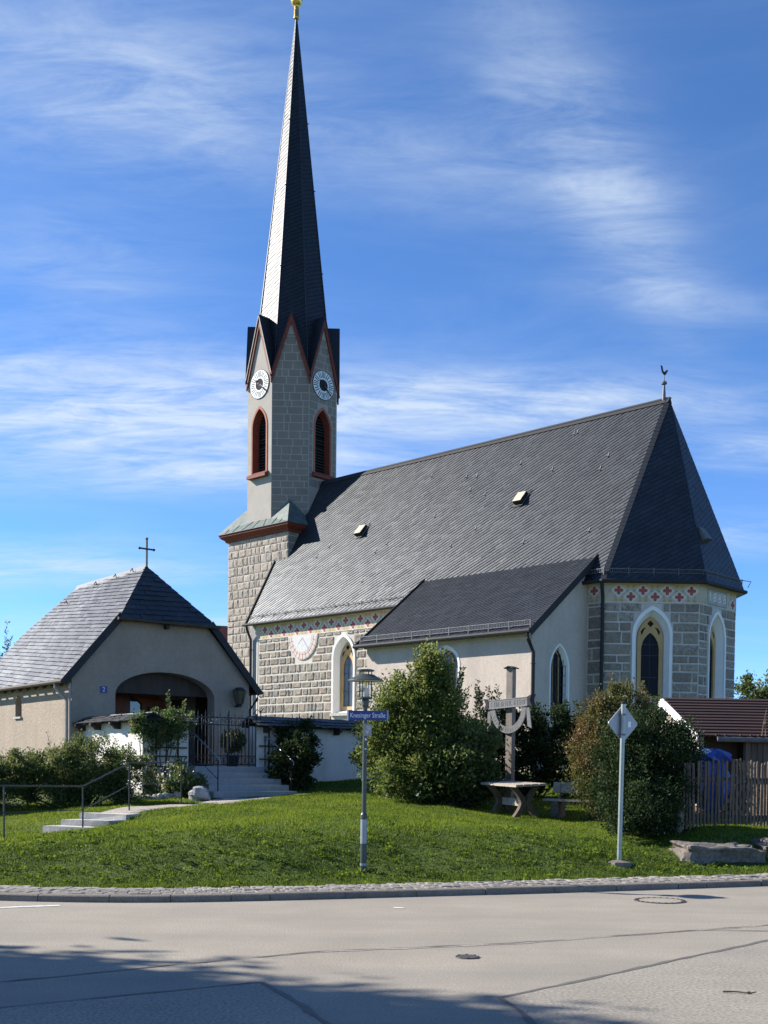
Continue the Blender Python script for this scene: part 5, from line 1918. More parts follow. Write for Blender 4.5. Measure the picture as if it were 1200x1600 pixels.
# lower path: three pale slabs and a railing
st = empty('path_steps', (-5.5, 21.9, 0), 0.22, 'three short pale stone slabs stepping up the grass to the gravel path', 'steps')
for i, (x_, y_, z_) in enumerate(((-0.42, -0.30, 0.565), (-0.10, 0.05, 0.675), (0.22, 0.42, 0.785))):
    s_ = MB()
    w, d, h = 0.56, 0.24, 0.14
    pr = [(-w, -d), (w, -d), (w, d), (-w, d)]
    cq, sq = math.cos(-0.62), math.sin(-0.62)
    pr = [(a * cq - b * sq, a * sq + b * cq) for a, b in pr]
    s_.raw([(x_ + a + random.uniform(-.015, .015), y_ + b + random.uniform(-.015, .015), z_ - h) for a, b in pr] + [(x_ + a * .985 + random.uniform(-.01, .01), y_ + b * .97, z_ + random.uniform(-.008, .008)) for a, b in pr],
           [(3, 2, 1, 0), (4, 5, 6, 7), (0, 1, 5, 4), (1, 2, 6, 5), (2, 3, 7, 6), (3, 0, 4, 7)])
    s_.build('slab', 'palestone', st)
mb = MB()
pv = None
for t in np.linspace(0, 1, 9):
    c = Vector((-9.0, 18.9)).lerp(Vector((-6.1, 21.35)), t)
    n_ = Vector((-0.65, 0.76)) * 0.42
    cur = []
    for k in (-1, -0.5, 0, .5, 1):
        q = c + n_ * k
        cur.append((q.x, q.y, gh(q.x, q.y) + (0.025 if abs(k) < 1 else -0.01)))
    if pv:
        for k in range(4):
            mb.face([pv[k + 1], pv[k], cur[k], cur[k + 1]])
    pv = cur
mb.build('path', 'gravel', smooth=True)['kind'] = 'structure'

PR = empty('path_railing', (-5.58, 21.2, 0), 0, 'slim dark metal railing following the path below the hedge', 'railing')
rp = [(-8.6, 17.6), (-6.25, 18.75), (-5.60, 21.2), (-5.14, 23.0), (-4.45, 25.0)]
tops = [1.36, 1.36, 1.33, 1.775, 1.82]
org = Vector((-5.58, 21.2, 0))
P_ = [Vector((*q, t)) - org for q, t in zip(rp, tops)]
a = MB()
a.tube([P_[0], P_[1], P_[2], P_[3], P_[4] + Vector((0, 0, 0)), P_[4] + Vector((0.12, 0.25, -0.01)), P_[4] + Vector((0.22, 0.42, -0.12)), P_[4] + Vector((0.20, 0.40, -0.22)), P_[4] + Vector((0.15, 0.30, -0.24)), P_[4] + Vector((.13, .27, -0.17))], 0.015, 7)
a.build('top_rail', 'rail', PR)
a = MB()
a.tube([p + Vector((0, 0, -0.44)) for p in P_], 0.009, 6)
a.build('lower_rail', 'rail', PR)
for q, p in zip(rp, P_):
    a = MB()
    a.tube([(p.x, p.y, gh(*q) - 0.05), (p.x, p.y, p.z)], 0.016, 7)
    a.build('post', 'rail', PR)

# rocks


def rock(name, loc, size, mat, label=None, group=None, seed=0, cat='rock', flat=0.75):
    rr = random.Random(seed)
    n1_, n2_ = (22, 36) if cat == 'boulder' else (12, 18)
    ph = [rr.uniform(0, 6.28) for _ in range(8)]
    vs, fs = [], []
    for i in range(n1_ + 1):
        t = math.pi * i / n1_
        for j in range(n2_):
            p = 2 * math.pi * j / n2_
            d = Vector((math.sin(t) * math.cos(p), math.sin(t) * math.sin(p), math.cos(t)))
            e = Vector((math.copysign(abs(d.x) ** flat, d.x), math.copysign(abs(d.y) ** flat, d.y), math.copysign(abs(d.z) ** flat, d.z)))
            k = 1 + 0.09 * math.sin(3 * d.x + ph[0]) + 0.08 * math.sin(4 * d.y + ph[1] + 2 * d.z) + 0.06 * math.sin(7 * d.z + ph[2] + 3 * d.x) 
            q_ = Vector((e.x * size[0] * 4 + seed, e.y * size[1] * 4, e.z * size[2] * 7))
            k += 0.16 * (mnoise.fractal(q_, 1.0, 2.0, 4)) + 0.05 * (mnoise.cell(Vector((e.x * size[0] * 6, e.y * 3 + seed, e.z * size[2] * 9))) - 0.5)
            vs.append((e.x * size[0] * k, e.y * size[1] * k, e.z * size[2] * k))
    for i in range(n1_):
        for j in range(n2_):
            fs.append((i * n2_ + j, (i + 1) * n2_ + j, (i + 1) * n2_ + (j + 1) % n2_, i * n2_ + (j + 1) % n2_))
    mb = MB()
    mb.raw(vs, fs)
    o = mb.build(name, mat, smooth=False)
    o.location = loc
    o.rotation_euler = (0, 0, rr.uniform(-.15, .15))
    if label:
        tag(o, label, cat, group)
    return o


rock('rock', (-4.40, 27.15, gh(-4.4, 27.15) + 0.13), (0.29, 0.20, 0.19), 'rock', 'single pale rounded rock beside the foot of the granite steps', seed=3, flat=0.9)
for i in range(9):
    x_ = -6.05 + i * 0.13
    y_ = 27.35 + i * 0.03 + random.uniform(-.06, .06)
    rock('border_stone', (x_, y_, gh(x_, y_) + 0.06), (random.uniform(.07, .12), random.uniform(.06, .1), random.uniform(.06, .11)), 'rock',
         'small grey edging stone in the flower bed below the rose trellis', 'edging stones below the rose trellis', seed=20 + i, flat=0.9)
rock('boulder', (5.85, 19.95, 0.24), (0.72, 0.40, 0.24), 'boulder', 'long layered boulder at the hedge end of the low retaining row', 'retaining boulders', seed=5, cat='boulder', flat=0.42)
rock('boulder', (7.1, 20.45, 0.25), (0.48, 0.40, 0.25), 'boulder', 'blocky boulder second in the low retaining row under the fence', 'retaining boulders', seed=8, cat='boulder', flat=0.42)

# ================================================================== street furniture
LP = empty('street_lamp', (-0.30, 17.0, gh(-0.30, 17.0)), 0, 'green-grey street lamp with wide hat on the lawn', 'street lamp')
LP.rotation_euler = (0, R(0.15), 0)
mb = MB()
mb.lathe((0, 0, 0), [(0.05, -0.1), (0.05, 0.02), (0.047, 0.80), (0.050, 0.80), (0.050, 0.85), (0.034, 0.88), (0.031, 2.40)], 14)
mb.build('pole', 'lamp', LP, smooth=False)
for z0, z1, r_, mt in ((0.42, 0.78, 0.0485, 'signgrey'), (0.09, 0.125, 0.0505, 'signgrey')):
    mb = MB()
    mb.lathe((0, 0, 0), [(r_, z0), (r_ + .001, z1)], 14)
    mb.build('band', mt, LP)
for z in (1.82, 1.955):
    mb = MB()
    mb.box(0.0, 0.024, -0.036, -0.03, z, z + 0.035 if z > 1.9 else z + 0.02)
    mb.build('sticker', 'signwhite', LP)
mb = MB()
mb.lathe((0, 0, 0), [(0.030, 2.38), (0.034, 2.44), (0.052, 2.48), (0.056, 2.55), (0.045, 2.565), (0.105, 2.575), (0.105, 2.60), (0.03, 2.60)], 16)
mb.build('socket', 'lamp', LP)
mb = MB()
mb.lathe((0, 0, 0), [(0.275, 2.838), (0.27, 2.845), (0.20, 2.885), (0.13, 2.93), (0.105, 2.935), (0.10, 2.92), (0.13, 2.91), (0.20, 2.865)], 28)
mb.build('hat', 'lamp', LP)
mb = MB()
mb.lathe((0, 0, 0), [(0.268, 2.836), (0.20, 2.858), (0.11, 2.895)], 28)
mb.build('hat_lining', 'lampwhite', LP)
mb = MB()
mb.lathe((0, 0, 0), [(0.13, 2.985), (0.13, 2.998), (0.10, 3.01), (0.04, 3.015)], 20)
mb.build('cap', 'lamp', LP)
for i in range(4):
    t = R(45 + 90 * i + 20)
    mb = MB()
    mb.beam((0.098 * math.cos(t), 0.098 * math.sin(t), 2.59), (0.098 * math.cos(t), 0.098 * math.sin(t), 2.99), 0.016, 0.016)
    mb.build('strut', 'lamp', LP)
gm = bpy.data.materials.new('lamp_glass')
gm.use_nodes = True
gN, gL = gm.node_tree.nodes, gm.node_tree.links
gt = gN.new('ShaderNodeBsdfTransparent')
gg = gN.new('ShaderNodeBsdfGlossy')
gg.inputs['Roughness'].default_value = 0.05
gx_ = gN.new('ShaderNodeMixShader')
gx_.inputs[0].default_value = 0.14
gL.new(gt.outputs[0], gx_.inputs[1])
gL.new(gg.outputs[0], gx_.inputs[2])
gL.new(gx_.outputs[0], gN['Material Output'].inputs[0])
M['lampglass'] = gm
mb = MB()
mb.lathe((0, 0, 0), [(0.082, 2.60), (0.082, 2.90)], 20)
mb.build('glass_cylinder', 'lampglass', LP, smooth=True)
mb = MB()
mb.lathe((0, 0, 0), [(0.045, 2.60), (0.05, 2.72), (0.05, 2.735), (0.02, 2.74)], 14)
mb.build('bulb_holder', 'lampwhite', LP)
mb = MB()
mb.lathe((0, 0, 0), [(0.022, 2.74), (0.024, 2.82), (0.02, 2.86), (0.005, 2.865)], 10)
mb.build('bulb', 'gold', LP)
mb = MB()
mb.box(-0.03, 0.10, -0.06, -0.03, 2.02, 2.20)
bxp = mb.build('junction_box', 'greystrip', LP)
mb = MB()
for z_, a_, b_ in ((2.15, .02, .08), (2.12, .03, .085), (2.085, .01, .06), (2.06, .02, .05)):
    mb.box(a_, b_, -0.063, -0.059, z_, z_ + 0.014)
mb.build('sticker', 'palegrey', bxp)

NS = empty('street_name_sign', (-0.255, 16.955, gh(-0.30, 17.0) + 2.325), R(-4), 'blue street name plate reading Knesinger Strasse on the lamp post', 'sign')
mb = MB()
mb.box(-0.29, 0.29, -0.012, 0.0, -0.072, 0.072)
mb.build('plate', 'blue', NS)
mb = MB()
mb.box(-0.31, -0.288, -0.016, 0.003, -0.078, 0.078)
mb.build('edge_strip', 'signwhite', NS)
mb = MB()
mb.box(0.286, 0.305, -0.014, 0.002, -0.076, 0.076)
mb.build('edge_strip', 'signgrey', NS)
mb = MB()
mb.box(-0.075, -0.02, 0.0, 0.03, -0.05, 0.05)
mb.build('bracket', 'lamp', NS)
o = link('lettering', text_mesh('Knesinger Straße', 0.098), 'signwhite', NS)
wtx = max(v.co.x for v in o.data.vertices) - min(v.co.x for v in o.data.vertices)
o.matrix_local = Matrix.Translation((0, -0.0145, 0)) @ Matrix.Rotation(math.pi / 2, 4, 'X') @ Matrix.Diagonal((0.52 / wtx, 1.05, 1, 1))

DS = empty('road_sign', (3.79, 18.3, gh(3.79, 18.3)), 0, 'diamond road sign seen from its grey back on a galvanised post', 'road sign')
DS.rotation_euler = (0, R(0.55), 0)
mb = MB()
mb.tube([(0, 0, -0.1), (0, 0, 2.58)], 0.037, 12)
mb.build('post', 'galv', DS)
mb = MB()
mb.lathe((0, 0, 2.55), [(0.041, 0), (0.041, 0.035), (0.02, 0.045)], 12)
mb.build('post_cap', 'darkmetal', DS)
A_ = R(29)
e1 = Vector((math.cos(A_), math.sin(A_), 0))
n1_ = Vector((-math.sin(A_), math.cos(A_), 0))
sc_ = n1_ * 0.062 + Vector((0.045, 0, 2.24))
mb = MB()
h_ = 0.315
rr_ = 0.03
dpts = [(h_, 0), (0, h_), (-h_, 0), (0, -h_)]
rp_ = []
for i in range(4):
    a, b, c = Vector(dpts[i - 1]), Vector(dpts[i]), Vector(dpts[(i + 1) % 4])
    rp_ += [tuple(b + (a - b).normalized() * rr_), tuple(b + (a - b).normalized() * rr_ * .3 + (c - b).normalized() * rr_ * .3), tuple(b + (c - b).normalized() * rr_)]
mb.prism(rp_, lambda a, b, d: tuple(sc_ + e1 * a + Vector((0, 0, b)) + n1_ * d), 0.0, 0.012)
mb.build('sign_plate', 'signgrey', DS)
for z in (2.38, 2.06):
    mb = MB()
    mb.lathe((0, 0, z), [(0.039, -0.012), (0.046, -0.01), (0.046, 0.014), (0.039, 0.016)], 12)
    mb.beam((-0.05, -0.02, z), (-0.05, 0.05, z), 0.02, 0.02)
    mb.build('clamp', 'zinc', DS)
mb = MB()
mb.prism([(0.10, -0.055), (0.16, -0.05), (0.16, 0.04), (0.10, 0.035)][::-1], lambda a, b, d: tuple(sc_ + e1 * a + Vector((0, 0, b)) + n1_ * d), -0.004, 0.0)
mb.build('sticker', 'signwhite', DS)
mb = MB()
mb.lathe((0, 0, 0), [(0.22, -0.06), (0.20, 0.02), (0.06, 0.05), (0.04, 0.05)], 9)
mb.build('footing', 'kerb', DS)

# picnic table
tz = gh(2.9, 25.1)
PT = empty('picnic_table', (2.87, 25.22, tz), 0, 'weathered wooden picnic table with curved X-shaped legs on the grass', 'table')
PT.rotation_euler = (R(3), R(1.5), R(-63.5))       # long axis runs away from the viewer
for i in range(4):
    mb = MB()
    y0 = -0.40 + i * 0.20
    mb.raw([(-0.72, y0 + .005, 0.70), (0.72, y0 + .005, 0.70), (0.72, y0 + .19, 0.70), (-0.72, y0 + .19, 0.70), (-0.72 + random.uniform(-.01, .01), y0 + .008, 0.75), (0.72 + random.uniform(-.012, .012), y0 + .008, 0.75), (0.72, y0 + .187, 0.75), (-0.72, y0 + .187, 0.75)],
           [(3, 2, 1, 0), (4, 5, 6, 7), (0, 1, 5, 4), (1, 2, 6, 5), (2, 3, 7, 6), (3, 0, 4, 7)])
    mb.build('plank', 'palewood', PT)
for x_ in (-0.47, 0.47):
    mb = MB()
    half = []
    for t in np.linspace(0, 1, 13):
        z = 0.70 * (1 - t) - 0.03 * t
        c = 0.06 + 0.27 * abs(2 * t - 1.0) ** 1.5
        half.append((c, z, 0.072))
    for sg in (-1, 1):
        outer = [(sg * (c + w), z) for c, z, w in half]
        inner = [(sg * max(0.0, c - w), z) for c, z, w in half]
        poly = outer + inner[::-1]
        mb.prism(poly if sg > 0 else poly[::-1], lambda a, b, d: (x_ + d + 0.001 * (a > 0), a, b), -0.05, 0.05)
    mb.build('leg', 'fencewood', PT)
mb = MB()
mb.beam((-0.45, 0, 0.33), (0.45, 0, 0.33), 0.05, 0.16)
mb.build('stretcher', 'palewood', PT)

bz = gh(4.3, 25.4)
BN = empty('bench', (4.32, 25.35, bz), R(-24), 'old wooden bench with plank back on stone feet beside the bronze shrub', 'bench')
mb = MB()
mb.beam((-0.62, 0.18, 0.70), (0.68, 0.18, 0.70), 0.045, 0.24, (0, .25, 1))
mb.build('backrest', 'palewood', BN)
for y_ in (-0.28, -0.08):
    mb = MB()
    mb.beam((-0.72, y_, 0.43), (0.68, y_, 0.41), 0.18, 0.045)
    mb.build('seat', 'palewood', BN)
for x_ in (-0.45, 0.45):
    mb = MB()
    mb.tube([(x_, -0.12, 0.42), (x_, 0.10, 0.47), (x_, 0.19, 0.78)], 0.02, 6)
    mb.build('bracket', 'greywood', BN)
    mb = MB()
    mb.prism([(-0.38, 0.40), (-0.30, 0.05), (-0.18, -0.1), (0.22, -0.1), (0.26, 0.40)], lambda a, b, d: (x_ + d, a, b), -0.09, 0.09)
    mb.build('foot', 'boulder', BN)

# wooden field cross
CZ = gh(3.08, 28.0)
FC = empty('field_cross', (3.08, 28.0, CZ), R(-42), 'tall weathered wooden cross with carved inscription board and hanging half ring', 'cross')
Hc = 4.22 - CZ
mb = MB()
mb.box(-0.09, 0.09, -0.075, 0.075, -0.2, Hc)
mb.build('post', 'greywood', FC)
mb = MB()
mb.prism([(-0.14, Hc - .0), (0, Hc + 0.05), (0.14, Hc), (0.12, Hc - .02), (0, Hc + .03), (-0.12, Hc - .02)], lambda a, b, d: (a, d, b), -0.14, 0.14)
mb.build('post_cap', 'darkmetal', FC)
zc = 3.36 - CZ
mb = MB()
mb.box(-0.55, 0.55, -0.15, -0.078, zc - 0.11, zc + 0.11)
brd = mb.build('inscription_board', 'pewter', FC)
mb = MB()
for z in (zc - 0.10, zc + 0.10):
    mb.beam((-0.55, -0.153, z), (0.55, -0.153, z), 0.008, 0.018)
x_ = -0.48
while x_ < 0.48:
    w = random.uniform(0.025, 0.05)
    mb.beam((x_, -0.152, zc - 0.055), (x_, -0.152, zc + 0.055), 0.006, 0.011, (1, 0, 0))
    if random.random() < 0.7:
        q = zc + random.choice((-0.045, 0, 0.045))
        mb.beam((x_, -0.152, q), (x_ + w, -0.152, q), 0.006, 0.011)
    if random.random() < 0.55:
        mb.beam((x_ + w, -0.152, zc - 0.055), (x_ + w, -0.152, zc + 0.055), 0.006, 0.011, (1, 0, 0))
    x_ += w + 0.025 + (0.04 if random.random() < 0.15 else 0)
mb.build('carving', 'greystrip', brd)
mb = MB()
outr = [(0.50 * math.cos(t), zc - 0.12 - 0.62 * math.sin(t)) for t in np.linspace(0, math.pi, 24)]
innr = [(0.37 * math.cos(t), zc - 0.12 - 0.46 * math.sin(t)) for t in np.linspace(0, math.pi, 24)]
for i in range(23):
    mb.prism([outr[i], outr[i + 1], innr[i + 1], innr[i]], lambda a, b, d: (a, d, b), -0.135, -0.09)
ring = mb.build('half_ring', 'pewter', FC)
mb = MB()
for i in range(17):
    t = math.pi * (i + 1.2) / 19.4
    for r0, r1 in (((0.40, 0.50), (0.47, 0.58)),):
        mb.beam((r0[0] * math.cos(t), -0.137, zc - 0.12 - r0[1] * math.sin(t)), (r1[0] * math.cos(t), -0.137, zc - 0.12 - r1[1] * math.sin(t)), 0.006, 0.012, (math.sin(t), 0, math.cos(t)))
mb.build('carving', 'greystrip', ring)
for sg in (-1, 1):
    mb = MB()
    mb.prism([(sg * 0.50, zc - 0.11), (sg * 0.58, zc - 0.11), (sg * 0.63, zc - 0.66), (sg * 0.52, zc - 0.60)][::sg], lambda a, b, d: (a, d, b), -0.13, -0.10)
    mb.build('cloth_tail', 'pewter', FC)
    mb = MB()
    pts = [(sg * 0.55, -0.1, zc + 0.12), (sg * 0.64, -0.08, zc + 0.13), (sg * 0.60, -0.03, zc + 0.02), (sg * 0.64, -0.06, zc - 0.12), (sg * .56, -.1, zc - .14)]
    mb.prism([(sg * 0.55, zc + 0.10), (sg * 0.68, zc + 0.16), (sg * 0.62, zc + 0.02), (sg * 0.68, zc - 0.13), (sg * 0.55, zc - 0.10)][::sg], lambda a, b, d: (a, d, b), -0.16, 0.02)
    mb.build('beam_end', 'darkmetal', FC)
mb = MB()
mb.box(-0.55, 0.55, -0.076, 0.05, zc - 0.07, zc + 0.07)
mb.build('crossbeam', 'greywood', FC)

pv_ = Vector((0, 0, zc))
rt_ = Matrix.Diagonal((1.06, 1, 1, 1)) @ Matrix.Rotation(R(-3), 4, 'Y')
for o in FC.children:
    if not o.name.startswith('post'):
        o.matrix_local = Matrix.Translation(pv_) @ rt_ @ Matrix.Translation(-pv_)

# picket fence
FA_, FBt = Vector((5.49, 21.3)), Vector((10.1, 23.45))
fd = (FBt - FA_).normalized()
PF = empty('picket_fence', (FA_.x, FA_.y, 0), math.atan2(fd.y, fd.x), 'weathered grey picket fence above the boulders', 'fence')
fl = (FBt - FA_).length
pk = bpy.data.meshes.new('picket')
b_ = MB()
b_.prism([(-0.023, 0), (0.023, 0), (0.023, 1.20), (0.016, 1.225), (0, 1.235), (-0.016, 1.225), (-0.023, 1.20)], lambda a, b, d: (a, d, b), -0.011, 0.011)
pk.from_pydata(b_.v, [], b_.f)
pk.materials.append(M['fencewood'])
npk = int(fl / 0.086)
for i in range(npk):
    x_ = 0.08 + i * 0.086
    q = FA_ + fd * x_
    o = link('picket', pk, None, PF)
    o.location = (x_ + random.uniform(-.006, .006), -0.05, gh(q.x, q.y) + 0.05 + random.uniform(-.02, .02))
    o.rotation_euler = (random.uniform(-.02, .02), random.uniform(-.025, .025), random.uniform(-.1, .1))
    o.scale = (random.uniform(0.9, 1.1), 1, random.uniform(0.98, 1.03))
for z in (0.30, 1.02):
    mb = MB()
    q0, q1 = FA_, FBt
    mb.beam((0, 0, gh(q0.x, q0.y) + z), (fl, 0, gh(q1.x, q1.y) + z), 0.05, 0.075)
    mb.build('rail', 'shedwood', PF)
for x_ in (0, 2.4, 4.8):
    q = FA_ + fd * x_
    mb = MB()
    mb.box(x_ - 0.05, x_ + 0.05, -0.07 if x_ == 0 else 0.03, 0.05 if x_ == 0 else 0.13, gh(q.x, q.y) - 0.2, gh(q.x, q.y) + (0.62 if x_ == 0 else 1.1))
    mb.build('post', 'greywood', PF)

# garden shed
SH = empty('garden_shed', (7.2, 26.0, 0.68), R(5), 'low wooden shed with dark red roof behind the picket fence', 'shed')
W_, D_, ze, zr = 5.6, 4.4, 1.92, 2.82
mb = MB()
mb.raw([(0, 0, 0), (W_, 0, 0), (W_, 0, ze), (0, 0, ze), (0, D_, 0), (W_, D_, 0), (W_, D_, ze), (0, D_, ze), (0, D_ / 2, zr), (W_, D_ / 2, zr)],
       [(4, 0, 3, 8, 7), (1, 5, 6, 9, 2), (5, 4, 7, 6)])
mb.build('wall', 'palewood', SH)
mb = MB()
mb.box(0.05, 1.05, 0.35, 0.40, 0, ze)
mb.box(1.0, 1.05, 0.0, 0.4, 0, ze)
mb.build('recess_wall', 'darkwood', SH)
x_ = 1.05
while x_ < W_:
    w = random.uniform(0.13, 0.19)
    if not 1.72 < x_ < 2.45:
        mb = MB()
        mb.box(x_, min(W_, x_ + w - 0.012), random.uniform(-.012, 0.0), 0.03, 0.02, ze - 0.02)
        mb.build('board', 'shedwood', SH)
    x_ += w
mb = MB()
mb.box(1.74, 2.5, 0.02, 0.05, 0.0, ze - 0.05)
mb.build('window_board', 'greywood', SH)
mb = MB()
mb.box(1.82, 2.42, 0.0, 0.025, 1.30, 1.62)
mb.build('pane', 'glass', SH)
nr = 13
for i in range(nr):
    f0, f1 = i / nr, (i + 1.12) / nr
    y0, y1 = -0.28 + f0 * (D_ / 2 + 0.28), -0.28 + f1 * (D_ / 2 + 0.28)
    sl_ = (zr - ze + 0.12) / (D_ / 2 + 0.28)
    z0, z1 = ze - 0.08 + (y0 + 0.28) * sl_ + 0.045, ze - 0.08 + (y1 + 0.28) * sl_ + 0.012
    mb = MB()
    mb.raw([(-0.16, y0, z0), (W_ + .2, y0, z0), (W_ + .2, y1, z1), (-0.16, y1, z1), (-0.16, y0, z0 - .035), (W_ + .2, y0, z0 - .035), (W_ + .2, y1, z1 - .02), (-0.16, y1, z1 - .02)],
           [(0, 1, 2, 3), (7, 6, 5, 4), (0, 4, 5, 1), (1, 5, 6, 2), (2, 6, 7, 3), (3, 7, 4, 0)])
    mb.build('roof_course', 'maroon', SH)
mb = MB()
mb.raw([(-0.16, D_ / 2, zr + .05), (W_ + .2, D_ / 2, zr + .05), (W_ + .2, D_ + .3, ze - .05), (-0.16, D_ + .3, ze - .05)], [(0, 1, 2, 3)])
mb.build('rear_roof', 'maroon', SH)
for y_ in (-0.30, D_ + 0.3):
    mb = MB()
    mb.beam((-0.19, y_, ze - 0.12), (-0.19, D_ / 2, zr - 0.06), 0.03, 0.19)
    mb.build('verge_board', 'white', SH)
mb = MB()
mb.tube([(0.25, -0.33, ze - 0.13), (W_ + .2, -0.33, ze - 0.17)], 0.06, 7)
mb.build('gutter', 'zinc', SH)
mb = MB()
mb.box(-0.05, 0.05, -0.05, 0.05, 0, ze - .05)
mb.build('corner_post', 'palewood', SH)
# moss cushions along the gutter
mb = MB()
for i in range(16):
    x_ = random.uniform(0.2, 3.2)
    mb.lathe((x_, -0.29, ze - 0.06), [(0.03, 0), (0.04, 0.02), (0.025, 0.045), (0.005, 0.055)], 6)
mb.build('moss', 'soil', SH)['kind'] = 'stuff'
# dry weeds rooted in the gutter
WD = empty('gutter_weeds', (8.75, 25.75, 2.55), 0, 'dry brown weeds growing out of the shed gutter', 'plant')
mb = MB()
for i in range(7):
    x_ = -0.25 + i * 0.085 + random.uniform(-.03, .03)
    h = random.uniform(0.35, 0.85)
    lx = random.uniform(-.12, .12)
    mb.tube([(x_, 0, 0), (x_ + lx * .4, .02, h * .5), (x_ + lx, .02, h)], 0.009, 4, 0.004)
    for k in range(5):
        t = random.uniform(.3, 1)
        mb.face([(x_ + lx * t, 0.0, h * t), (x_ + lx * t + random.uniform(-.06, .06), -.01, h * t + .03), (x_ + lx * t + random.uniform(-.04, .04), .01, h * t + .07)])
mb.build('stalks', 'log', WD)

# firewood and tarpaulin behind the fence
FW = empty('firewood_stack', (7.9, 25.0, gh(7.9, 25.0)), R(8), 'stacked firewood logs seen through the picket fence', 'firewood')
for r_ in range(6):
    for c_ in range(19):
        rr_ = random.uniform(0.055, 0.085)
        mb = MB()
        x_ = -1.0 + c_ * 0.155 + (r_ % 2) * 0.07 + random.uniform(-.02, .02)
        mb.tube([(x_, random.uniform(-.05, .02), 0.09 + r_ * 0.145), (x_ + random.uniform(-.02, .02), 0.32, 0.09 + r_ * 0.145)], rr_, 6)
        mb.build('log', 'log', FW)


def blob_mesh(mb, c, r_, seed, n1_=12, n2_=18, amp=0.22):
    rr = random.Random(seed)
    ph = [rr.uniform(0, 6.28) for _ in range(6)]
    vs, fs = [], []
    for i in range(n1_ + 1):
        t = math.pi * i / n1_
        for j in range(n2_):
            p = 2 * math.pi * j / n2_
            d = Vector((math.sin(t) * math.cos(p), math.sin(t) * math.sin(p), math.cos(t)))
            k = 1 + amp * 0.5 * math.sin(5 * p + ph[0] + 3 * d.z) + amp * 0.4 * math.sin(9 * p + ph[1]) * math.sin(t) + rr.uniform(-.03, .03)
            vs.append((c[0] + d.x * r_[0] * k, c[1] + d.y * r_[1] * k, c[2] + d.z * r_[2] * (1 + .1 * math.sin(3 * p + ph[2]))))
    for i in range(n1_):
        for j in range(n2_):
            fs.append((i * n2_ + j, (i + 1) * n2_ + j, (i + 1) * n2_ + (j + 1) % n2_, i * n2_ + (j + 1) % n2_))
    mb.raw(vs, fs)


TP = empty('tarpaulin', (6.95, 24.35, gh(6.95, 24.35)), 0, 'crumpled blue tarpaulin heaped behind the picket fence', 'tarpaulin')
mb = MB()
blob_mesh(mb, (0, 0, 0.82), (0.38, 0.25, 0.60), 4, 16, 26, 0.3)
blob_mesh(mb, (0.05, -0.02, 1.40), (0.36, 0.2, 0.16), 6, 10, 22, 0.4)
mb.build('sheet', 'tarp', TP)
mb = MB()
blob_mesh(mb, (-0.28, -0.12, 0.75), (0.07, 0.12, 0.24), 9, 8, 10, 0.3)
blob_mesh(mb, (-0.16, -0.14, 1.50), (0.14, 0.08, 0.07), 11, 8, 10, 0.3)
mb.build('pale_fold', 'tarpwhite', TP)

# house roof glimpsed between chapel and tower
HS = empty('house', (-10.5, 84.0, 1.9), R(20), 'distant house with red tiled roof between chapel and tower', 'house')
mb = MB()
mb.box(-4, 4, -3, 3, 0, 6.5)
mb.build('wall', 'limewash', HS)
mb = MB()
for sg in (-1, 1):
    mb.raw([(-4.4, sg * 3.5, 6.2), (4.4, sg * 3.5, 6.2), (4.4, 0, 10.2), (-4.4, 0, 10.2)], [(0, 1, 2, 3) if sg < 0 else (3, 2, 1, 0)])
mb.raw([(-4, -3, 6.5), (-4, 3, 6.5), (-4, 0, 10)], [(0, 1, 2)])
mb.raw([(4, -3, 6.5), (4, 3, 6.5), (4, 0, 10)], [(0, 1, 2)])
mb.build('roof', 'redtile', HS)

# ================================================================== planting


def leaf_mesh(name, pts, dirs, size, vals, mat, parent, wid=0.55, seed=0):
    """one small folded leaf (4 vertices, 2 triangles) per point"""
    g_ = np.random.default_rng(seed)
    n = len(pts)
    d = dirs / np.linalg.norm(dirs, axis=1, keepdims=True)
    r_ = g_.normal(size=(n, 3))
    sd = np.cross(d, r_)
    sd /= np.linalg.norm(sd, axis=1, keepdims=True) + 1e-9
    nn = np.cross(sd, d)
    L_ = (size * g_.uniform(0.6, 1.35, n))[:, None]
    Wd = L_ * wid * 0.5
    base = pts
    tip = pts + d * L_ - nn * L_ * 0.12
    mid = pts + d * L_ * 0.48 + nn * L_ * 0.06
    v = np.stack([base, mid + sd * Wd, tip, mid - sd * Wd], 1).reshape(-1, 3)
    i = np.arange(n)[:, None] * 4
    f = np.concatenate([i + np.array([[0, 1, 2]]), i + np.array([[0, 2, 3]])], 1).reshape(-1, 3)
    me = bpy.data.meshes.new(name)
    me.vertices.add(len(v))
    me.vertices.foreach_set('co', v.astype(np.float32).ravel())
    me.loops.add(f.size)
    me.loops.foreach_set('vertex_index', f.astype(np.int32).ravel())
    me.polygons.add(len(f))
    me.polygons.foreach_set('loop_start', np.arange(0, f.size, 3, dtype=np.int32))
    A = me.attributes.new('v', 'FLOAT', 'FACE')
    A.data.foreach_set('value', np.repeat(np.clip(vals, 0, 1), 2).astype(np.float32))
    me.update()
    me.validate()
    return link(name, me, mat, parent)


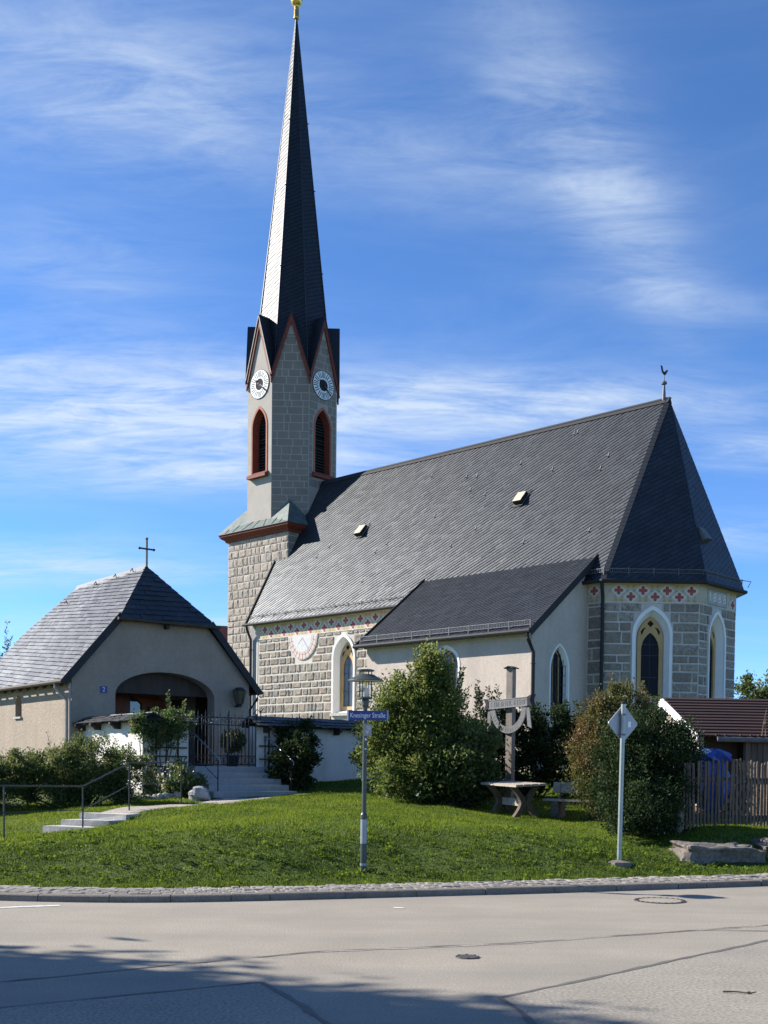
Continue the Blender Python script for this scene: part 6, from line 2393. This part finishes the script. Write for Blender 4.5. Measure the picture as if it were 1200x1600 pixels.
def shrub(name, loc, label, cat, blobs, n, size, mat, seed, clumps=40, cl_r=0.16, spikes=(), wid=0.55, droop=0.0, stems=7, group=None, part='crown', up=0.35, core=None, valf=None):
    """blobs: (x,y,z,rx,ry,rz) relative to loc; leaves gather in clumps over and inside them"""
    g_ = np.random.default_rng(seed)
    root = empty(name, loc, 0, label, cat, group)
    vol = np.array([b[3] * b[4] * b[5] for b in blobs]) ** 0.67
    vol /= vol.sum()
    cs, outs, cv = [], [], []
    for b, w in zip(blobs, vol):
        k = max(5, int(clumps * len(blobs) * w))
        d = g_.normal(size=(k, 3))
        d /= np.linalg.norm(d, axis=1, keepdims=True)
        rad = np.where(g_.random(k) < 0.72, g_.uniform(0.72, 1.20, k), g_.uniform(0.35, 0.85, k))[:, None]
        cs.append(np.array(b[:3]) + d * rad * np.array(b[3:6]))
        outs.append(d)
        cv.append(g_.normal(0.5, 0.17, k))
    cs, outs, cv = np.concatenate(cs), np.concatenate(outs), np.concatenate(cv)
    keepz = cs[:, 2] > 0.05
    cs, outs, cv = cs[keepz], outs[keepz], cv[keepz]
    wt = g_.uniform(0.5, 1.5, len(cs))
    wt /= wt.sum()
    idx = g_.choice(len(cs), n, p=wt)
    r_ = cl_r * g_.uniform(0.6, 1.4, len(cs))
    pts = cs[idx] + g_.normal(size=(n, 3)) * (r_[idx] * 0.62)[:, None] * np.array([1, 1, 0.85])
    dirs = outs[idx] * 0.7 + g_.normal(size=(n, 3)) * 0.75 + np.array([0, 0, up - droop])
    vals = cv[idx] + g_.normal(0, 0.16, n)
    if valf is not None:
        vals = vals + valf(pts)  # height terms here put shading into the leaf colour
    for (sx, sy, sz, tx, ty, tz_, k) in spikes:
        t = g_.random(k) ** 0.8
        pp = np.stack([sx + (tx - sx) * t, sy + (ty - sy) * t, sz + (tz_ - sz) * t], 1)
        ang = g_.uniform(0, 2 * math.pi, k)
        dd = np.stack([np.cos(ang), np.sin(ang), g_.uniform(0.2, 1.2, k)], 1)
        pts = np.concatenate([pts, pp + dd * 0.015])
        dirs = np.concatenate([dirs, dd])
        vals = np.concatenate([vals, g_.normal(0.65, 0.15, k)])
    ok = pts[:, 2] > 0.0
    leaf_mesh(part, pts[ok], dirs[ok], size, vals[ok], mat, root, wid, seed)
    if stems:
        mb = MB()
        pick = g_.choice(len(cs), min(stems * 3, len(cs)), replace=False)
        for j, q in enumerate(pick):
            c = cs[q]
            b0 = np.array([g_.normal(0, 0.12) * blobs[0][3] + c[0] * 0.25, g_.normal(0, 0.1) * blobs[0][4] + c[1] * .25, -0.05])
            m_ = (b0 + c) / 2 + g_.normal(size=3) * 0.08
            mb.tube([tuple(b0), tuple(m_), tuple(c)], 0.022 if j < stems else 0.012, 5, 0.006)
        for (sx, sy, sz, tx, ty, tz_, k) in spikes:
            mb.tube([(sx, sy, sz - 0.3), (sx, sy, sz), (tx, ty, tz_)], 0.008, 4, 0.003)
        mb.build('stems', 'bark', root)
    return root


def shoots(seed, n, xr, yr, z0, z1, hmin, hmax, k):
    g_ = np.random.default_rng(seed)
    out = []
    for _ in range(n):
        x_, y_ = g_.uniform(*xr), g_.uniform(*yr)
        z_ = g_.uniform(z0, z1)
        h = g_.uniform(hmin, hmax)
        out.append((x_, y_, z_, x_ + g_.normal(0, 0.09), y_ + g_.normal(0, 0.05), z_ + h, int(k * h)))
    return out


def sp(x, y):
    return (x, y, gh(x, y))


# tall loose shrub right of the lamp
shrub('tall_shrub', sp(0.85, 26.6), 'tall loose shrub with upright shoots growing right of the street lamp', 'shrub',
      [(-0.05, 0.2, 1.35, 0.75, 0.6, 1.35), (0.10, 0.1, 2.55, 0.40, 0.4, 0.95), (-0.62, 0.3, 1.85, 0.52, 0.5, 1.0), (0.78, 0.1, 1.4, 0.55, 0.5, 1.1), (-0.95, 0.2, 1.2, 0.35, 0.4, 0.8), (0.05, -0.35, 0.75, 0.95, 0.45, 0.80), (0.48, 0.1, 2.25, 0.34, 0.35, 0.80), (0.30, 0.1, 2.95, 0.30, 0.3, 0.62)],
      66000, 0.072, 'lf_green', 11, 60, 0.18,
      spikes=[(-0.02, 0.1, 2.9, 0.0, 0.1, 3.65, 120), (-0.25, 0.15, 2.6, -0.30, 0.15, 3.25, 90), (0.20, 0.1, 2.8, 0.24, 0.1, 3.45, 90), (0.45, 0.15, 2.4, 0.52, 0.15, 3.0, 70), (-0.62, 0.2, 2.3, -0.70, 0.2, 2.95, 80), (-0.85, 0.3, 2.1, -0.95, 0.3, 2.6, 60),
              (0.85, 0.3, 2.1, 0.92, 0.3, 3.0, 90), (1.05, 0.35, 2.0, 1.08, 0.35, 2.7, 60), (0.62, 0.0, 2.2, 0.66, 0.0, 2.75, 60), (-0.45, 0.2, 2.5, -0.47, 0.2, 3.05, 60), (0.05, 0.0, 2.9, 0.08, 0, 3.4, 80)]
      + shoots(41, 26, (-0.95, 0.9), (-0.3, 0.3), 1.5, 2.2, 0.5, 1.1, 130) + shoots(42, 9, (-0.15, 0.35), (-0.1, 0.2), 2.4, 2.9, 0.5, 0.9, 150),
      valf=lambda p: 0.10 * (p[:, 2] - 1.4))  # shading painted into the leaves, lighter towards the top
shrub('dark_shrub', sp(0.05, 28.2), 'dark evergreen shrub in shade against the white wall end', 'shrub',
      [(0, 0, 1.15, 0.62, 0.5, 1.0), (0.45, 0.1, 1.7, 0.55, 0.5, 0.8)], 26000, 0.075, 'lf_dark', 12, 44, 0.17)
shrub('hazel_shrub', sp(1.55, 26.2), 'broad-leaved bright green shrub low in front of the tall loose shrub', 'shrub',
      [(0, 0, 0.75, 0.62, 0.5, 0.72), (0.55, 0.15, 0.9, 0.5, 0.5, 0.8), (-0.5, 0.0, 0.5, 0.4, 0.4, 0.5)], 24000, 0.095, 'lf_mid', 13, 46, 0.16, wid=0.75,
      valf=lambda p: 0.18 * (p[:, 2] - 0.7))  # leaf colour carries painted shading, darker low down
shrub('hornbeam_hedge', sp(3.4, 28.9), 'clipped dark green hedge behind the wooden cross', 'hedge',
      [(-0.9, 0, 1.0, 0.6, 0.45, 1.0), (-0.3, 0, 1.05, 0.6, 0.45, 1.02), (0.3, 0, 1.05, 0.6, 0.45, 1.0), (0.9, 0, 1.05, 0.6, 0.45, 1.05), (1.5, 0.1, 1.05, 0.6, 0.45, 1.1), (2.1, 0.1, 1.1, 0.6, .45, 1.1)],
      62000, 0.075, 'lf_dark', 14, 44, 0.17, spikes=[(-0.6, 0, 1.9, -0.6, 0, 2.3, 30), (0.4, 0, 1.9, 0.45, 0, 2.35, 30), (1.2, 0, 1.9, 1.2, 0, 2.4, 30)] + shoots(44, 12, (-1.25, -0.35), (-0.2, 0.2), 1.7, 2.0, 0.4, 1.1, 70) + shoots(45, 10, (-0.2, 2.2), (-0.2, 0.2), 1.7, 1.95, 0.3, 0.6, 70))
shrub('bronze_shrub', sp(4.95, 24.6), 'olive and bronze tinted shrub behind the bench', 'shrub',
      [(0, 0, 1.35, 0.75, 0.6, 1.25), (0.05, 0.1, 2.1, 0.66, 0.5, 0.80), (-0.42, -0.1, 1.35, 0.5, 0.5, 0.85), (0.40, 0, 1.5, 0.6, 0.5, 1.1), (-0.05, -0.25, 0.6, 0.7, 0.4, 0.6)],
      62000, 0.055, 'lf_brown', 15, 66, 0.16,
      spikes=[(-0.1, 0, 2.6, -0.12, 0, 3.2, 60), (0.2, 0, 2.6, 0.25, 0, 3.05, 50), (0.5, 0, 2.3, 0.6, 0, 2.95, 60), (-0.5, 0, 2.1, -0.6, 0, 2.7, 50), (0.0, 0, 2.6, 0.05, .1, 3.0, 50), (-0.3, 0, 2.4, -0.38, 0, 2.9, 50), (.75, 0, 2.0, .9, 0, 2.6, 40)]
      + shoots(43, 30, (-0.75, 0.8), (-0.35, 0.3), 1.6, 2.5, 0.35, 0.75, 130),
      valf=lambda p: 0.22 * np.sin(2.3 * p[:, 0] + 1.7 * p[:, 2]) + 0.12 * (p[:, 2] - 1.5))  # wavy bronze tint, plus painted shading that lightens upwards
shrub('evergreen_bush', sp(5.0, 21.7), 'dense dark green bush overhanging the end of the picket fence', 'shrub',
      [(0, 0, 1.15, 0.80, 0.62, 1.12), (0.38, 0.15, 1.62, 0.58, 0.5, 0.72), (-0.38, 0.0, 1.1, 0.52, 0.5, 1.0), (0.60, 0.3, 1.1, 0.42, 0.32, 0.85), (-0.10, -0.55, 0.55, 0.70, 0.45, 0.60), (-0.35, -0.85, 0.35, 0.45, 0.35, 0.40)],
      66000, 0.056, 'lf_dark', 16, 66, 0.15, spikes=[(0.55, 0, 1.9, 0.85, -.1, 2.25, 30), (0.1, 0, 2.2, 0.15, 0, 2.6, 40), (-.3, 0, 1.9, -.35, 0, 2.4, 30)])
# hedge in front of the chapel side
shrub('mixed_hedge', sp(-7.0, 26.1), 'rounded mixed hedge in front of the chapel side wall', 'hedge',
      [(-2.2, -0.5, 0.50, 0.9, 0.7, 0.58), (-1.2, -0.25, 0.60, 0.85, 0.7, 0.66), (-0.4, -0.05, 0.68, 0.8, 0.7, 0.70), (0.4, 0.10, 0.74, 0.75, 0.65, 0.74), (0.95, 0.25, 0.70, 0.55, 0.6, 0.70), (-3.2, -0.8, 0.42, 0.9, 0.6, 0.52)],
      90000, 0.055, 'lf_mid', 17, 60, 0.15,
      spikes=[(-0.3, 0, 1.15, -0.32, 0, 1.55, 30), (0.3, 0.1, 1.2, 0.33, 0.1, 1.55, 30), (0.75, 0.3, 1.15, 0.8, 0.3, 1.6, 30), (-1.0, -0.2, 1.0, -1.05, -.2, 1.35, 30), (-.6, .1, 1.1, -.75, .1, 1.7, 30), (1.05, .4, 1.1, 1.1, .4, 1.5, 25)],
      valf=lambda p: 0.22 * (p[:, 2] - 0.6))  # lit top and shaded foot painted into the leaf colour
shrub('climbing_rose', (-5.62, 28.42, gh(-5.6, 28.3)), 'climbing rose on the trellis of the white wall corner', 'climbing plant',
      [(0.0, 0.0, 1.55, 0.50, 0.18, 0.45), (0.28, 0.2, 1.75, 0.36, 0.18, 0.35), (-0.42, -0.22, 1.72, 0.26, 0.16, 0.28)], 5600, 0.06, 'lf_rose', 18, 34, 0.12, wid=0.7,
      spikes=[(0.25, 0.1, 1.8, 0.20, 0.1, 2.55, 90), (0.52, 0.3, 1.8, 0.58, 0.3, 2.35, 80), (0.62, 0.35, 1.7, 0.78, 0.35, 2.05, 60), (0.7, .4, 1.6, .85, .4, 1.75, 40), (-.3, -.2, 1.8, -.4, -.2, 2.05, 30)], stems=6)
shrub('flowering_bush', sp(-5.05, 27.75), 'small flowering bush below the rose trellis', 'shrub',
      [(0, 0, 0.42, 0.38, 0.3, 0.40), (0.25, 0.1, 0.35, 0.3, 0.3, 0.34)], 2600, 0.085, 'lf_rose', 19, 26, 0.11, wid=0.5, stems=4)
fl_ = bpy.data.objects[[o.name for o in bpy.data.objects if o.name.startswith('flowering_bush')][0]]
gq = np.random.default_rng(5)
pp = gq.normal(size=(90, 3))
pp /= np.linalg.norm(pp, axis=1, keepdims=True)
pp = pp * np.array([0.38, 0.3, 0.36]) + np.array([-0.08, -0.03, 0.5])
leaf_mesh('blossom', pp, gq.normal(size=(90, 3)) + np.array([0, 0, .4]), 0.07, gq.random(90), 'petal', fl_, 0.9, 3)
shrub('rhododendron', sp(-2.35, 29.75), 'glossy dark rhododendron against the shaded white wall', 'shrub',
      [(0.12, 0, 0.75, 0.36, 0.28, 0.66), (-0.25, 0.05, 0.55, 0.3, 0.28, 0.5)], 5200, 0.13, 'lf_dark', 20, 40, 0.12, wid=0.36, stems=5)
shrub('wall_climber', (-2.65, 30.62, gh(-2.6, 30.4)), 'leafy climber on the trellis behind the rhododendron', 'climbing plant',
      [(0.1, 0.0, 1.3, 0.42, 0.15, 0.42), (0.5, 0.25, 1.35, 0.3, 0.14, 0.42)], 6000, 0.07, 'lf_dark', 21, 30, 0.12, stems=4)
# the potted shrub's crown
gq = np.random.default_rng(8)
d_ = gq.normal(size=(1500, 3))
d_ /= np.linalg.norm(d_, axis=1, keepdims=True)
leaf_mesh('crown', d_ * np.array([0.32, 0.3, 0.30]) * gq.uniform(.5, 1.05, (1500, 1)) + np.array([0, 0, 0.68]), d_ + gq.normal(size=(1500, 3)) * .6, 0.075, gq.normal(.5, .2, 1500), 'lf_mid', pot, 0.5, 4)


def tree(name, loc, label, h, trunk_h, blobs, n, size, mat, seed, clumps=60, cl_r=0.4, group=None, tr=0.16):
    root = shrub(name, loc, label, 'tree', blobs, n, size, mat, seed, clumps, cl_r, stems=0, group=group)
    mb = MB()
    mb.tube([(0, 0, -0.3), (0.05, 0.03, trunk_h * 0.5), (0, 0, trunk_h), (0.1, 0, h * 0.75)], tr, 9, tr * 0.25)
    g_ = np.random.default_rng(seed)
    for b in blobs:
        z0 = trunk_h * g_.uniform(0.6, 1.1)
        mb.tube([(0, 0, z0), (b[0] * .5, b[1] * .5, (z0 + b[2]) / 2 + .2), (b[0], b[1], b[2])], tr * 0.45, 6, tr * 0.1)
    mb.build('trunk', 'bark', root)
    return root


tree('broadleaf_tree', sp(23.5, 71.0), 'bushy green tree beyond the choir at the right edge', 7, 2.2,
     [(0, 0, 4.2, 1.6, 1.5, 1.8), (-0.9, 0, 3.6, 1.2, 1.2, 1.3), (1.6, 0, 3.2, 1.6, 1.4, 1.5), (0.6, 0, 2.2, 2, 1.5, 1.3)], 16000, 0.2, 'lf_mid', 31, 26, 0.42)
tree('broadleaf_tree', sp(27.5, 76.0), 'second green tree beyond the shed roof at the right edge', 7, 2.2,
     [(0, 0, 3.8, 2.0, 1.8, 1.8), (2, 0, 3.2, 1.8, 1.5, 1.6)], 9000, 0.22, 'lf_mid', 32, 26, 0.45)
shrub('slender_tree', (-15.0, 45.0, gh(-15, 45)), 'slender young tree top showing left of the chapel roof', 'tree',
      [(0, 0, 3.0, 0.5, 0.5, 1.2)], 900, 0.11, 'lf_mid', 33, 20, 0.25,
      spikes=[(0, 0, 2.5, 0.12, 0, 5.6, 110), (-.3, 0, 2.5, -.38, 0, 4.9, 70), (.3, 0, 2.5, .5, 0, 4.7, 60), (0.02, 0, 4, .3, 0, 5.0, 30)], wid=.6, stems=3)
# shade tree standing outside the picture, whose shadow falls over the near road
tree('broadleaf_tree', (-15.7, 10.7, 0.0), 'large broadleaf tree by the roadside shading the near asphalt', 11, 4.0,
     [(0, 0, 7.4, 2.6, 2.3, 2.0), (1.5, -1.2, 7.0, 1.9, 1.7, 1.6), (-0.3, 1.3, 6.8, 2.0, 1.5, 1.6), (0.4, 0, 9.0, 1.7, 1.6, 1.4), (0, -1.9, 6.2, 1.8, 1.4, 1.3), (-1.2, 0.6, 6.4, 1.7, 1.6, 1.3)], 80000, 0.28, 'lf_mid', 34, 50, 0.7, tr=0.28)

# ---- lawn: blades of grass as one mass


def in_lawn(x, y):
    ok = (y - kerb_y(x)) / np.hypot(1, kerb_m(x)) > STRIP - 0.05 + 0.05 * np.sin(5.3 * x) * np.sin(2.1 * x + 1) + 0.03 * np.sin(17 * x)
    ok &= path_dist(x, y) > 0.97
    # not on the lower path, its slabs, the steps, the forecourt or under the walls
    t = ((x + 9.0) * 2.9 + (y - 18.9) * 2.45) / (2.9 ** 2 + 2.45 ** 2)
    dx_, dy_ = x + 9.0 - 2.9 * np.clip(t, 0, 1), y - 18.9 - 2.45 * np.clip(t, 0, 1)
    ok &= np.hypot(dx_, dy_) > 0.4
    rx, ry = x + 5.5, y - 21.9
    c, s_ = math.cos(-0.22), math.sin(-0.22)
    lx, ly = rx * c - ry * s_, rx * s_ + ry * c
    for a, b in ((-0.42, -0.30), (-0.10, 0.05), (0.22, 0.42)):
        ok &= ~((np.abs(lx - a) < 0.57) & (np.abs(ly - b) < 0.26))
    rx, ry = x + 4.98, y - 29.12
    lx, ly = rx * DV.x + ry * DV.y, rx * BV.x + ry * BV.y
    ok &= ~((lx > -0.25) & (lx < 2.5) & (ly > -2.15))
    ok &= ~((lx > -1.3) & (ly > -0.02))
    ok &= ~((lx < -1.2) & (lx > -5.0) & (ly > 0.0))
    return ok


def blades(n, x0, x1, y0, y1, hmin, hmax, wid, seed, name, mat='grass', dens=None):
    g_ = np.random.default_rng(seed)
    x = g_.uniform(x0, x1, n)
    y = g_.uniform(0, 1, n) ** 1.25 * (y1 - y0) + y0
    ok = in_lawn(x, y)
    x, y = x[ok], y[ok]
    z = ground_h(x, y)
    n = len(x)
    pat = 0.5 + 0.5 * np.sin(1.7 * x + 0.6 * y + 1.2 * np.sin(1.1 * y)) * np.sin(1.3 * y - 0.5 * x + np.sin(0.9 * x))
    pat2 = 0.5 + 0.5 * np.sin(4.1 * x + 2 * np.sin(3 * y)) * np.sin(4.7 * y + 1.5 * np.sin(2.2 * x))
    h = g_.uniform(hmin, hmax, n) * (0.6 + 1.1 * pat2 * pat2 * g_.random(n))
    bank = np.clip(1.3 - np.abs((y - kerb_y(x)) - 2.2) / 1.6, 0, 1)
    a = g_.uniform(0, 2 * math.pi, n)
    la = g_.uniform(0, 2 * math.pi, n)
    ln = h * g_.uniform(0.1, 0.9, n)
    w = wid * g_.uniform(0.6, 1.4, n)
    b0 = np.stack([x - np.cos(a) * w, y - np.sin(a) * w, z - 0.01], 1)
    b1 = np.stack([x + np.cos(a) * w, y + np.sin(a) * w, z - 0.01], 1)
    tp = np.stack([x + np.cos(la) * ln, y + np.sin(la) * ln, z + h], 1)
    v = np.stack([b0, b1, tp], 1).reshape(-1, 3)
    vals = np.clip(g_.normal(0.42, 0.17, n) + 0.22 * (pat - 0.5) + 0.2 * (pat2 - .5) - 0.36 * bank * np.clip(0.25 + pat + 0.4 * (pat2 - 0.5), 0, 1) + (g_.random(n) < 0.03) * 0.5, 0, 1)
    me = bpy.data.meshes.new(name)
    me.vertices.add(len(v))
    me.vertices.foreach_set('co', v.astype(np.float32).ravel())
    me.loops.add(len(v))
    me.loops.foreach_set('vertex_index', np.arange(len(v), dtype=np.int32))
    me.polygons.add(n)
    me.polygons.foreach_set('loop_start', np.arange(0, len(v), 3, dtype=np.int32))
    A = me.attributes.new('v', 'FLOAT', 'FACE')
    A.data.foreach_set('value', vals.astype(np.float32))
    me.update()
    return me


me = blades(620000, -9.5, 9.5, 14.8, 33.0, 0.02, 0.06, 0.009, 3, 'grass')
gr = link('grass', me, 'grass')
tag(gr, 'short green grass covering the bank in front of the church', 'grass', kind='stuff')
# rosettes of broad-leaved weeds and clover in the turf
g_ = np.random.default_rng(9)
k = 700
x = g_.uniform(-6.0, 6.0, k)
y = kerb_y(x) + 1.1 + np.abs(g_.normal(1.3, 1.0, k))
ok = in_lawn(x, y)
x, y = x[ok], y[ok]
pts, dirs, vals = [], [], []
for xx, yy in zip(x, y):
    m_ = int(g_.integers(6, 14))
    ang = g_.uniform(0, 6.28, m_)
    zz_ = gh(xx, yy)
    vv = g_.uniform(0.2, 0.8)
    for a in ang:
        rr_ = g_.uniform(0, .07)
        pts.append((xx + rr_ * math.cos(a), yy + rr_ * math.sin(a), zz_ + 0.02 + g_.uniform(0, .03)))
        dirs.append((math.cos(a), math.sin(a), g_.uniform(0.2, 0.9)))
        vals.append(vv + g_.normal(0, .1))
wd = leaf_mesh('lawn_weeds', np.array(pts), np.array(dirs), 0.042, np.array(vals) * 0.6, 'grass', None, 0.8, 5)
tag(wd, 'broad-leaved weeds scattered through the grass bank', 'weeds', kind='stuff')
